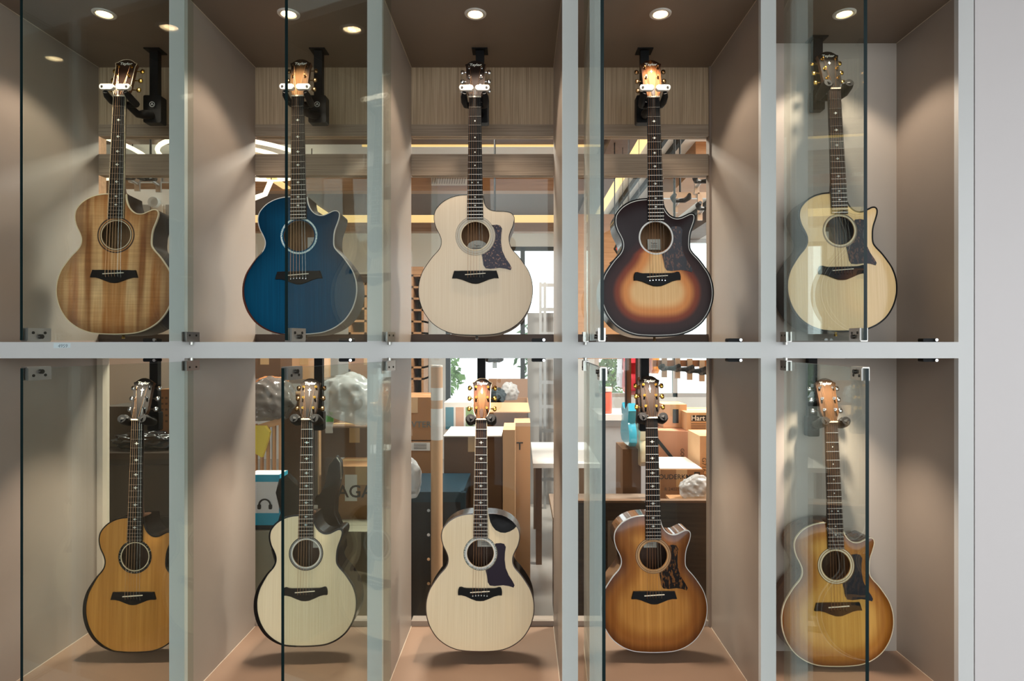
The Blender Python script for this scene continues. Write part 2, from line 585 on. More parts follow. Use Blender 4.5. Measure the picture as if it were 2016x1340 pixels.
def plate_mesh(name, poly, hole=None, step=0.011, dome=0.0035, y_of=None):
    """triangulated plate bounded by poly (xz plane), with an optional round hole (cx, cz, r)"""
    P = np.array(poly)
    gx, gz = np.meshgrid(np.arange(P[:, 0].min(), P[:, 0].max(), step), np.arange(P[:, 1].min(), P[:, 1].max(), step))
    G = np.stack([gx.ravel(), gz.ravel()], 1)
    G = G[inside(G, poly)]
    G = G[seg_dist(G, poly) > step * 0.5]
    if hole:
        G = G[np.hypot(G[:, 0] - hole[0], G[:, 1] - hole[1]) > hole[2] + step * 0.4]
    allp = [tuple(p) for p in poly]
    edges = [(i, (i + 1) % len(poly)) for i in range(len(poly))]
    if hole:
        o = len(allp); n = 48
        allp += [(hole[0] + hole[2] * math.cos(2 * math.pi * k / n), hole[1] + hole[2] * math.sin(2 * math.pi * k / n)) for k in range(n)]
        edges += [(o + k, o + (k + 1) % n) for k in range(n)]
    allp += [tuple(p) for p in G]
    res = delaunay_2d_cdt([Vector(p) for p in allp], edges, [], 0, 1e-6)
    V = np.array([(v.x, v.y) for v in res[0]])
    F = [f for f in res[2] if len(f) == 3]
    C = np.array([V[list(f)].mean(0) for f in F])
    ok = inside(C, poly)
    if hole:
        ok &= np.hypot(C[:, 0] - hole[0], C[:, 1] - hole[1]) > hole[2] * 0.999
    F = [f for f, k in zip(F, ok) if k]
    ed = seg_dist(V, poly)
    t = np.clip(ed / 0.05, 0, 1)
    bulge = dome * (1 - (1 - t) ** 2)
    ys = -bulge if y_of is None else y_of(V, bulge)
    me = bpy.data.meshes.new(name)
    me.from_pydata([(x, y, z) for (x, z), y in zip(V, ys)], [], F)
    bm = bmesh.new(); bm.from_mesh(me)
    loose = [v for v in bm.verts if not v.link_faces]
    keep = [i for i, v in enumerate(bm.verts) if v.link_faces]
    bmesh.ops.delete(bm, geom=loose, context='VERTS')
    for f in bm.faces:
        f.normal_update()
        if (f.normal.y > 0) == (y_of is None):
            f.normal_flip()
        f.smooth = True
    bm.to_mesh(me); bm.free()
    return me, V[keep], ed[keep]

def top_wood(name, dark, light, rough=0.35, coat=0.0, gx=420, gz=3.0, burst=None, figure=0.0, streak=None, spec=0.35):
    """bookmatched soundboard; burst = ramp over the shade attribute, multiplied into the colour"""
    m, nt, b = _new(name)
    f = noise(nt, coords(nt, (gx, 20, gz), True), 1.0, 4, 0.6)
    col = ramp(nt, f, [(0.28, lin(dark)), (0.72, lin(light))])
    if streak:
        s = noise(nt, coords(nt, (17, 5, 1.1), True), 1.0, 3, 0.5)
        sc = ramp(nt, s, [(0.30, lin(streak[0])), (0.45, lin(streak[1])), (0.55, lin(streak[2])), (0.70, lin(streak[3]))])
        col = mix_rgb(nt, 0.8, col, sc)
    if figure:
        q = noise(nt, coords(nt, (5, 5, 260), False), 1.0, 2, 0.5)
        col = mix_rgb(nt, figure, col, ramp(nt, q, [(0.35, (0.35, 0.3, 0.25, 1)), (0.65, (1, 1, 1, 1))]), 'MULTIPLY')
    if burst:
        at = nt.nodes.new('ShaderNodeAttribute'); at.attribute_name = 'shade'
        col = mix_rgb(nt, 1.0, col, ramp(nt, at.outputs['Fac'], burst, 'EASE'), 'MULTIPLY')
    nt.links.new(col, b.inputs['Base Color'])
    b.inputs['Roughness'].default_value = rough
    b.inputs['Coat Weight'].default_value = coat
    b.inputs['Coat Roughness'].default_value = 0.03
    b.inputs['Specular IOR Level'].default_value = spec
    return m

def speckle(name, base, spots, scale=(1, 1, 1), size=60, thr=0.62, rough=0.2):
    m, nt, b = _new(name)
    f = noise(nt, coords(nt, scale), size, 3, 0.6)
    nt.links.new(ramp(nt, f, [(thr - 0.04, lin(base)), (thr, lin(spots))]), b.inputs['Base Color'])
    b.inputs['Roughness'].default_value = rough
    b.inputs['Specular IOR Level'].default_value = 0.25
    return m

m_ebony = plain('ebony', (17, 16, 16), 0.5, var=0.2, scale=60, spec=0.15)
m_rose = grain('rosewood_board', (26, 18, 15), (48, 31, 25), (150, 60, 6), 0.6)
m_bone = plain('bone', (228, 216, 194), 0.4)
m_fret = plain('nickel_fret', (205, 198, 186), 0.25, 1.0, var=0.03)
m_pearl = speckle('pearl_inlay', (190, 196, 190), (235, 238, 230), size=400, thr=0.5)
m_pearlb = speckle('blue_pearl_inlay', (96, 158, 172), (226, 236, 232), size=420, thr=0.5)
m_string_w = plain('bronze_wound_string', (196, 150, 110), 0.35, 1.0)
m_string_p = plain('plain_steel_string', (215, 212, 205), 0.25, 1.0)
m_label = plain('paper_label', (212, 206, 190), 0.6, var=0.03)
m_inside = grain('inner_wood', (120, 84, 54), (164, 122, 82), (60, 60, 5), 0.6)
m_inside_dk = grain('inner_dark_wood', (58, 40, 30), (92, 66, 48), (60, 60, 5), 0.6)
m_neck_m = grain('mahogany_neck', (86, 54, 36), (124, 80, 52), (80, 80, 4), 0.4)
m_neck_d = grain('dark_neck', (36, 26, 22), (60, 44, 36), (80, 80, 4), 0.4)
m_cream = plain('cream_binding', (222, 206, 172), 0.35)
m_white_b = plain('white_binding', (214, 212, 206), 0.35)
m_black_b = plain('black_binding', (12, 11, 12), 0.3, spec=0.25)
m_brown_b = plain('rosewood_binding', (70, 46, 34), 0.3, coat=0.4)
m_tort = speckle('dark_tortoise_pickguard', (36, 26, 44), (146, 108, 92), size=130, thr=0.63, rough=0.22)
m_tort_s = speckle('streaked_tortoise_pickguard', (28, 22, 30), (96, 62, 48), scale=(2.2, 1, 1), size=70, thr=0.6, rough=0.12)
m_zebra = speckle('brown_streak_pickguard', (24, 16, 12), (112, 70, 34), scale=(3.0, 1, 1.0), size=48, thr=0.58, rough=0.2)
m_plum = plain('plum_black_pickguard', (40, 30, 42), 0.4, spec=0.2)
m_slate = plain('slate_black_pickguard', (34, 34, 40), 0.12, spec=0.5)

HT = R(14)
def headpt(nv, u, t, y=0.0):
    """point on the tilted headstock: u across, t up from the nut, y behind its face"""
    return (u, -0.0095 + t * math.sin(HT) + y * math.cos(HT), nv + t * math.cos(HT) - y * math.sin(HT))

def build_guitar(cfg):
    S = Vector(cfg['S']); N = Vector(cfg['N'])
    vs = cfg['vs']; nv = vs + 0.648
    up = (N - S).normalized()
    ps = R(cfg.get('yaw', 0))
    back = Vector((-math.sin(ps), math.cos(ps), 0))
    back = (back - up * back.dot(up)).normalized()
    right = back.cross(up)
    kk = cfg.get('k', 1.0)
    CAMP = Vector((0, -2.0, 1.5))
    S = CAMP + (S - CAMP) * kk
    T = S - up * (vs * kk) + back * (0.014 * kk)
    g = empty('acoustic_guitar', (0, 0, 0), cfg['label'], 'guitar', cfg['group'])
    g.matrix_world = Matrix((
        (right.x * kk, back.x * kk, up.x * kk, T.x), (right.y * kk, back.y * kk, up.y * kk, T.y), (right.z * kk, back.z * kk, up.z * kk, T.z), (0, 0, 0, 1)))
    sx, sy = cfg['sx'], cfg['sy']
    poly = outline(cfg['horn'], sx, sy)
    BL = 0.512 * sy
    hv = vs + 0.141                       # sound hole
    hr = cfg.get('hole', 0.051)
    def ydepth(v):
        return 0.100 + 0.017 * (1 - v / BL)
    # ---- body: sides and back
    mb = MB(); n = len(poly)
    vsd = [(x, 0.0, z) for x, z in poly] + [(x, ydepth(z), z) for x, z in poly]
    mb.add(vsd, [(i, (i + 1) % n, n + (i + 1) % n, n + i) for i in range(n)])
    sides = mb.build('sides', cfg['side'], g, True)
    me, _, _ = plate_mesh('back', poly, None, 0.03, 0.006, lambda V, bu: ydepth(V[:, 1]) + bu)
    me.materials.append(cfg.get('inner', m_inside))
    bk = link('back', me, g)
    # ---- soundboard with the sound hole cut through
    me, V, ed = plate_mesh('soundboard', poly, (0, hv, hr))
    me.materials.append(cfg['top'])
    sh = cfg.get('shade', lambda V, e: e / 0.2)(V, ed)
    at = me.attributes.new('shade', 'FLOAT', 'POINT')
    at.data.foreach_set('value', np.clip(sh, 0, 1).astype(np.float32))
    sb = link('soundboard', me, g)
    MB().annulus(0, hv, hr - 0.0003, hr + 0.002, -0.0034, 0.0, 48).build('sound_hole_rim', cfg.get('rim', m_inside), sb)
    for r0, r1, mt in cfg['rosette']:
        MB().annulus(0, hv, r0, r1, -0.0042, -0.0032).build('rosette_ring', mt, sb)
    # ---- binding: an L-shaped strip round the edge
    bw, bm_ = cfg['binding']
    def strip(name, inset0, inset1, y0, mat, side=0.006, parent=g):
        P = [Vector(p) for p in poly]
        cen = []
        for i in range(n):
            d = (P[(i + 1) % n] - P[i - 1]).normalized()
            nrm = Vector((-d.y, d.x))      # towards the inside for this winding
            cen.append(nrm)
        def bul(e):
            t = min(1, e / 0.05); return 0.0035 * (1 - (1 - t) ** 2)
        rows = []
        for i in range(n):
            a = P[i] + cen[i] * inset0; b = P[i] + cen[i] * inset1
            rows.append([(a.x, side, a.y), (a.x, y0 - bul(inset0), a.y), (b.x, y0 - bul(inset1), b.y), (b.x, y0 + 0.002, b.y)])
        vs_ = [p for r_ in rows for p in r_]
        fs = []
        for i in range(n - 1):
            for k in range(3):
                fs.append((i * 4 + k, i * 4 + k + 1, (i + 1) * 4 + k + 1, (i + 1) * 4 + k))
        return MB().add(vs_, fs).build(name, mat, parent)
    strip('binding', -0.0006, bw, -0.0007, bm_)
    if cfg.get('purfling'):
        pw, pm = cfg['purfling']
        strip('purfling', bw, bw + pw, -0.0006, pm, 0.0)
    if cfg.get('armrest'):
        am, aw = cfg['armrest']
        idx = [i for i in range(n) if poly[i][0] < -0.02 and poly[i][1] < 0.30 * sy + 0.01 and poly[i][1] < 0.5]
        P = [Vector(p) for p in poly]
        lo, hi = idx[0], idx[-1]
        vs_, fs = [], []
        m_ = hi - lo + 1
        for q, i in enumerate(range(lo, hi + 1)):
            d = (P[(i + 1) % n] - P[i - 1]).normalized(); nr = Vector((-d.y, d.x))
            wdt = aw * math.sin(math.pi * q / (m_ - 1)) ** 0.8 + 0.0008
            a = P[i] - nr * 0.001; b = P[i] + nr * wdt
            vs_ += [(a.x, 0.010, a.y), (a.x, -0.0006, a.y), (b.x, -0.0046, b.y), (b.x, -0.001, b.y)]
        for q in range(m_ - 1):
            for k in range(3):
                fs.append((q * 4 + k, q * 4 + k + 1, q * 4 + 4 + k + 1, q * 4 + 4 + k))
        MB().add(vs_, fs).build('armrest', am, g, True)
    if cfg.get('scoop'):
        q = [(0.0305, 0.511), (0.052, 0.512), (0.078, 0.5085), (0.1, 0.5), (0.122, 0.484), (0.137, 0.4665), (0.128, 0.4565), (0.112, 0.447), (0.094, 0.4415),
             (0.076, 0.443), (0.058, 0.451), (0.045, 0.466), (0.036, 0.484)]
        q = [(x * sx, z * sy) for x, z in q]
        cx = sum(p[0] for p in q) / len(q); cz = sum(p[1] for p in q) / len(q)
        k = len(q)
        vs_ = [(x, -0.0052, z) for x, z in q] + [(cx + (x - cx) * 0.94, -0.0052, cz + (z - cz) * 0.94) for x, z in q] + \
              [(cx + (x - cx) * 0.5, -0.0040, cz + 0.012 + (z - cz) * 0.5) for x, z in q] + [(cx, -0.0037, cz + 0.014)]
        fs = [(i, (i + 1) % k, k + (i + 1) % k, k + i) for i in range(k)] + [(k + i, k + (i + 1) % k, 2 * k + (i + 1) % k, 2 * k + i) for i in range(k)] + \
             [(2 * k + i, 2 * k + (i + 1) % k, 3 * k) for i in range(k)]
        sc_ = MB().add(vs_, fs).build('scooped_cutaway', m_black_gl, g, True)
    # ---- pickguard
    if cfg.get('pickguard'):
        ro = max(r[1] for r in cfg['rosette']) + 0.001
        arc = [(ro * math.cos(R(a)), 0.141 + ro * math.sin(R(a))) for a in range(-72, 34, 8)]
        pg = [(0.0582, 0.1788), (0.0767, 0.1804), (0.090, 0.1773), (0.0968, 0.1656), (0.0936, 0.1445), (0.0926, 0.118), (0.0968, 0.0863), (0.1084, 0.0598),
              (0.1243, 0.036), (0.1307, 0.0228), (0.127, 0.0143), (0.1084, 0.0201), (0.0873, 0.0228), (0.0555, 0.0196), (0.037, 0.0217), (0.0291, 0.0334), (0.0265, 0.0545)]
        pgs = [(x * sx, z + vs) for x, z in pg] + [(x, z + vs) for x, z in arc]
        me2 = MB().prism(pgs, -0.0056, -0.0030)
        me2.build('pickguard', cfg['pickguard'], g)
    # ---- bridge
    if cfg.get('bridge', 'straight') == 'straight':
        half = [(0.0, 0.0125), (0.05, 0.0128), (0.066, 0.0122), (0.076, 0.0126), (0.080, 0.0), (0.084, -0.0148), (0.068, -0.0146), (0.05, -0.019), (0.029, -0.0275), (0.012, -0.0335), (0.0, -0.0345)]
    else:
        half = [(0.0, 0.0115), (0.052, 0.012), (0.062, 0.0135), (0.071, 0.0165), (0.078, 0.0155), (0.082, 0.008), (0.0835, -0.002), (0.083, -0.0135), (0.072, -0.0135), (0.054, -0.018), (0.034, -0.027), (0.014, -0.0345), (0.0, -0.0355)]
    bp = [(x, vs + z) for x, z in half] + [(-x, vs + z) for x, z in half[::-1][1:-1]]
    br = MB().prism(bp, -0.0118, -0.0030, bev=0.0018).build('bridge', m_ebony, g)
    sd = MB()
    c_, s_ = math.cos(R(3.5)), math.sin(R(3.5))
    q = [(-0.037, -0.0014), (0.037, -0.0014), (0.037, 0.0014), (-0.037, 0.0014)]
    sd.prism([(x * c_ - z * s_, vs + x * s_ + z * c_) for x, z in q], -0.0150, -0.0110).build('saddle', m_bone, br)
    for k in range(6):
        u = -0.027 + 0.0108 * k
        MB().cyl((u, -0.0112, vs - 0.0155 + 0.002 * math.cos((k - 2.5) * 0.6)), (u, -0.0142, vs - 0.0155 + 0.002 * math.cos((k - 2.5) * 0.6)), 0.0026, 0.0020, 8).build('bridge_pin', cfg.get('pin', m_ebony), br)
    # ---- neck and fingerboard
    fe = vs + 0.2000
    w0, w1 = 0.0218, 0.0288
    prof = []
    rows = []
    for v, wd, dp in ((nv + 0.006, w0, 0.012), (nv - 0.02, w0 + 0.0005, 0.0125), (vs + 0.40, 0.0245, 0.0145), (vs + 0.32, 0.0262, 0.018), (BL + 0.006, 0.0268, 0.032), (BL + 0.0, 0.027, 0.085)):
        ring = []
        for k in range(9):
            a = math.pi * k / 8
            ring.append((wd * math.cos(a), -0.0045 + dp * math.sin(a) ** 0.8 if 0 < k < 8 else -0.0045, v))
        rows.append(ring)
    vs_ = [p for r_ in rows for p in r_]
    fs = []
    for i in range(len(rows) - 1):
        for k in range(8):
            fs.append((i * 9 + k, i * 9 + k + 1, i * 9 + 9 + k + 1, i * 9 + 9 + k))
    fs += [tuple(range(9)), tuple(range(len(vs_) - 9, len(vs_)))]
    MB().add(vs_, fs).build('neck', cfg.get('neck', m_neck_m), g, True)
    fb = MB()
    fb.prism([(-w1, fe), (w1, fe), (w0, nv), (-w0, nv)], -0.0108, -0.0036)
    fbo = fb.build('fingerboard', cfg.get('board', m_ebony), g)
    if cfg.get('board_binding'):
        for s in (-1, 1):
            MB().prism([(s * w1, fe), (s * (w1 - 0.0014), fe), (s * (w0 - 0.0014), nv), (s * w0, nv)], -0.0111, -0.0036).build('board_binding', cfg['board_binding'], fbo)
    def fpos(k):
        return nv - 0.648 * (1 - 2 ** (-k / 12))
    def wat(v):
        return w0 + (w1 - w0) * (nv - v) / (nv - fe)
    for k in range(1, 21):
        v = fpos(k); wd = wat(v) - 0.0004
        MB().box(-wd, wd, -0.0119, -0.0106, v - 0.0009, v + 0.0009).build('fret', m_fret, fbo)
    kind, mt = cfg['inlay']
    for k in (3, 5, 7, 9, 12, 15, 17):
        v = (fpos(k) + fpos(k - 1)) / 2
        us = (-0.011, 0.011) if (k == 12 and kind == 'dot') else (0.0,)
        for u in us:
            if kind == 'dot':
                MB().cyl((u, -0.0105, v), (u, -0.0110, v), 0.0027, n=10).build('inlay', mt, fbo)
            else:
                a, b2 = (0.0100, 0.0062) if kind == 'long' else (0.0075, 0.0050)
                if k > 12: a *= 0.8; b2 *= 0.7
                st_ = [(a, 0), (0.0022, 0.0018), (0, b2), (-0.0022, 0.0018), (-a, 0), (-0.0022, -0.0018), (0, -b2), (0.0022, -0.0018)]
                MB().prism([(u + x, v + z) for x, z in st_], -0.0111, -0.0100).build('inlay', mt, fbo)
    MB().box(-w0, w0, -0.0132, -0.0045, nv, nv + 0.005).build('nut', m_bone, g)
    # ---- headstock
    half = [(0.0205, 0.004), (0.0225, 0.014), (0.0295, 0.028), (0.0325, 0.040), (0.0335, 0.090), (0.0347, 0.130), (0.0388, 0.145), (0.031, 0.148), (0.024, 0.154), (0.015, 0.1595), (0.006, 0.162)]
    hp = half + [(-u, t) for u, t in half[::-1]]
    k = len(hp)
    hm = MB()
    hm.add([headpt(nv, u, t, 0) for u, t in hp] + [headpt(nv, u, t, 0.015) for u, t in hp],
           [(i, (i + 1) % k, k + (i + 1) % k, k + i) for i in range(k)] + [tuple(range(k - 1, -1, -1)), tuple(range(k, 2 * k))])
    hs = hm.build('headstock', cfg.get('neck', m_neck_m), g)
    fm = MB()
    grid = []
    # face veneer, a fine strip mesh so that a shaded lacquer can follow its length
    lv = [0.004, 0.014, 0.028, 0.040, 0.065, 0.09, 0.110, 0.130, 0.145, 0.148, 0.154, 0.1595, 0.162]
    def hw(t):
        for (u0, t0), (u1, t1) in zip(half, half[1:]):
            if t0 <= t <= t1:
                return u0 + (u1 - u0) * (t - t0) / (t1 - t0 + 1e-9)
        return half[-1][0]
    for t in lv:
        for c in (-1, -0.7, -0.35, 0, 0.35, 0.7, 1):
            grid.append(headpt(nv, hw(t) * c * 0.985, t, -0.0012))
    fs = [(i * 7 + j, i * 7 + j + 1, i * 7 + 8 + j, i * 7 + 7 + j) for i in range(len(lv) - 1) for j in range(6)]
    fme = fm.add(grid, fs).mesh('head_veneer', cfg['head'])
    at = fme.attributes.new('shade', 'FLOAT', 'POINT')
    at.data.foreach_set('value', [max(0.0, min(1.0, (1 - abs(c)) * 1.5 * 0.55 + 0.5 - max(0, (t - 0.085)) * 14)) for t in lv for c in (-1, -0.7, -0.35, 0, 0.35, 0.7, 1)])
    hv_ = link('head_veneer', fme, hs)
    if cfg.get('head_binding'):
        pts = [headpt(nv, u, t, -0.0008) for u, t in hp]
        MB().tube(pts, 0.0011, 5).build('head_binding', cfg['head_binding'], hs)
    lg = text_mesh('Taylor', 0.0105, depth=0.0002, bold=0.03, shear=0.12, squeeze=1.12)
    lg.materials.clear(); lg.materials.append(m_pearl)
    lo_ = link('logo', lg, hs)
    lo_.location = headpt(nv, 0, 0.1425, -0.0018)
    lo_.rotation_euler = (-HT, 0, 0)
    hi_ = cfg.get('head_inlay')
    if hi_:
        shapes = {'cross': [(0.006, 0), (0.0018, 0.0018), (0, 0.008), (-0.0018, 0.0018), (-0.006, 0), (-0.0018, -0.0018), (0, -0.008), (0.0018, -0.0018)],
                  'long': [(0.007, 0.004), (0.0014, 0.006), (0, 0.013), (-0.0014, 0.006), (-0.007, 0.004), (-0.0014, 0.001), (0, -0.022), (0.0014, 0.001)],
                  'diamond': [(0.004, 0), (0.0016, 0.004), (0, 0.015), (-0.0016, 0.004), (-0.004, 0), (-0.0016, -0.004), (0, -0.016), (0.0016, -0.004)],
                  'flame': [(0.001, 0.013), (-0.002, 0.005), (-0.005, -0.002), (-0.003, -0.008), (0.0, -0.010), (0.0005, -0.013), (0.004, -0.006), (0.003, 0.001), (0.0035, 0.004), (0.0012, 0.001)]}[hi_]
        k2 = len(shapes)
        MB().add([headpt(nv, u, 0.112 + t, -0.0020) for u, t in shapes] + [headpt(nv, u, 0.112 + t, -0.0010) for u, t in shapes],
                 [tuple(range(k2))] + [(i, (i + 1) % k2, k2 + (i + 1) % k2, k2 + i) for i in range(k2)]).build('head_inlay', m_pearl, hs)
    if cfg.get('truss', True):
        tr = [(0.0065, 0.008), (0.0075, 0.02), (0.0078, 0.032), (0.006, 0.040), (0.0, 0.044), (-0.006, 0.040), (-0.0078, 0.032), (-0.0075, 0.02), (-0.0065, 0.008)]
        k2 = len(tr)
        MB().add([headpt(nv, u, t, -0.0030) for u, t in tr] + [headpt(nv, u, t, -0.0010) for u, t in tr],
                 [tuple(range(k2))] + [(i, (i + 1) % k2, k2 + (i + 1) % k2, k2 + i) for i in range(k2)]).build('truss_rod_cover', cfg.get('truss_mat', m_ebony), hs)
    # ---- tuning machines: bushing and post in front, shaft and button at the side
    posts = []
    for s in (-1, 1):
        for j, (u, t) in enumerate(((0.0195, 0.046), (0.0215, 0.087), (0.0235, 0.128))):
            u *= s
            p = lambda uu, tt, yy: headpt(nv, uu, tt, yy)
            tm = MB()
            tm.cyl(p(u, t, 0.0), p(u, t, -0.003), 0.0052, n=12)
            tm.cyl(p(u, t, -0.003), p(u, t, -0.012), 0.0031, n=10)
            tm.cyl(p(u, t, 0.021), p(s * 0.0445, t, 0.021), 0.0021, n=8)
            tmo = tm.build('tuning_machine', cfg['tuner'], g, True)
            bt = MB()
            pr = [(0.0415, 0.0026), (0.0435, 0.0075), (0.0475, 0.0100), (0.0530, 0.0098), (0.0565, 0.0070), (0.0575, 0.0)]
            k2 = 10
            rowsb = []
            for uu, rr in pr:
                rowsb.append([p(s * uu, t + rr * math.cos(2 * math.pi * q_ / k2), 0.021 + 0.55 * rr * math.sin(2 * math.pi * q_ / k2)) for q_ in range(k2)])
            vv = [x for r_ in rowsb for x in r_]
            ff = [(i * k2 + q_, i * k2 + (q_ + 1) % k2, (i + 1) * k2 + (q_ + 1) % k2, (i + 1) * k2 + q_) for i in range(len(pr) - 1) for q_ in range(k2)]
            bt.add(vv, ff + [tuple(range(k2))]).build('button', cfg.get('button', cfg['tuner']), tmo, True)
            posts.append((s, j, u, t))
    # ---- strings
    pl = {-1: [p_ for p_ in posts if p_[0] < 0], 1: [p_ for p_ in posts if p_[0] > 0]}
    for k in range(6):
        us = -0.027 + 0.0108 * k
        un = -0.0178 + 0.00712 * k
        s = -1 if k < 3 else 1
        j = k if k < 3 else 5 - k
        pp = pl[s][j]
        e = headpt(nv, pp[2] - s * 0.003, pp[3], -0.008)
        r_ = (0.00060, 0.00054, 0.00048, 0.00042, 0.00036, 0.00034)[k]
        MB().tube([(us, -0.0120, vs - 0.014), (us, -0.0158, vs + 0.001 + us * 0.06), (un, -0.0140, nv + 0.002), e], r_, 5).build('string', m_string_w if k < 4 else m_string_p, g)
    # ---- label seen through the sound hole
    lx, lz, lw, lh, oval = cfg.get('slip', (0.012, -0.006, 0.045, 0.05, False))
    yb_ = ydepth(hv) - 0.004
    if lw:
        if oval:
            pl_ = [(lx + lw / 2 * math.cos(2 * math.pi * q_ / 24), hv + lz + lh / 2 * math.sin(2 * math.pi * q_ / 24)) for q_ in range(24)]
        else:
            pl_ = [(lx - lw / 2, hv + lz - lh / 2), (lx + lw / 2, hv + lz - lh / 2), (lx + lw / 2, hv + lz + lh / 2), (lx - lw / 2, hv + lz + lh / 2)]
        lb = MB().prism(pl_, yb_ - 0.0005, yb_ + 0.006).build('maker_label', m_label, g)
        put_text('label_print', 'Taylor', 0.0065, (lx, yb_ - 0.0010, hv + lz + lh * 0.1), m_ink, lb, depth=0.0002, bold=0.01)
        for q_ in range(2):
            MB().box(lx - lw * 0.25, lx + lw * 0.25, yb_ - 0.0009, yb_, hv + lz - lh * (0.12 + 0.14 * q_), hv + lz - lh * (0.08 + 0.14 * q_)).build('label_print', m_ink, lb)
    # strap button at the tail
    MB().cyl((0, ydepth(0) * 0.5, 0.001), (0, ydepth(0) * 0.5, -0.012), 0.0045, 0.006, 10).build('strap_button', cfg['tuner'], g)
    return g

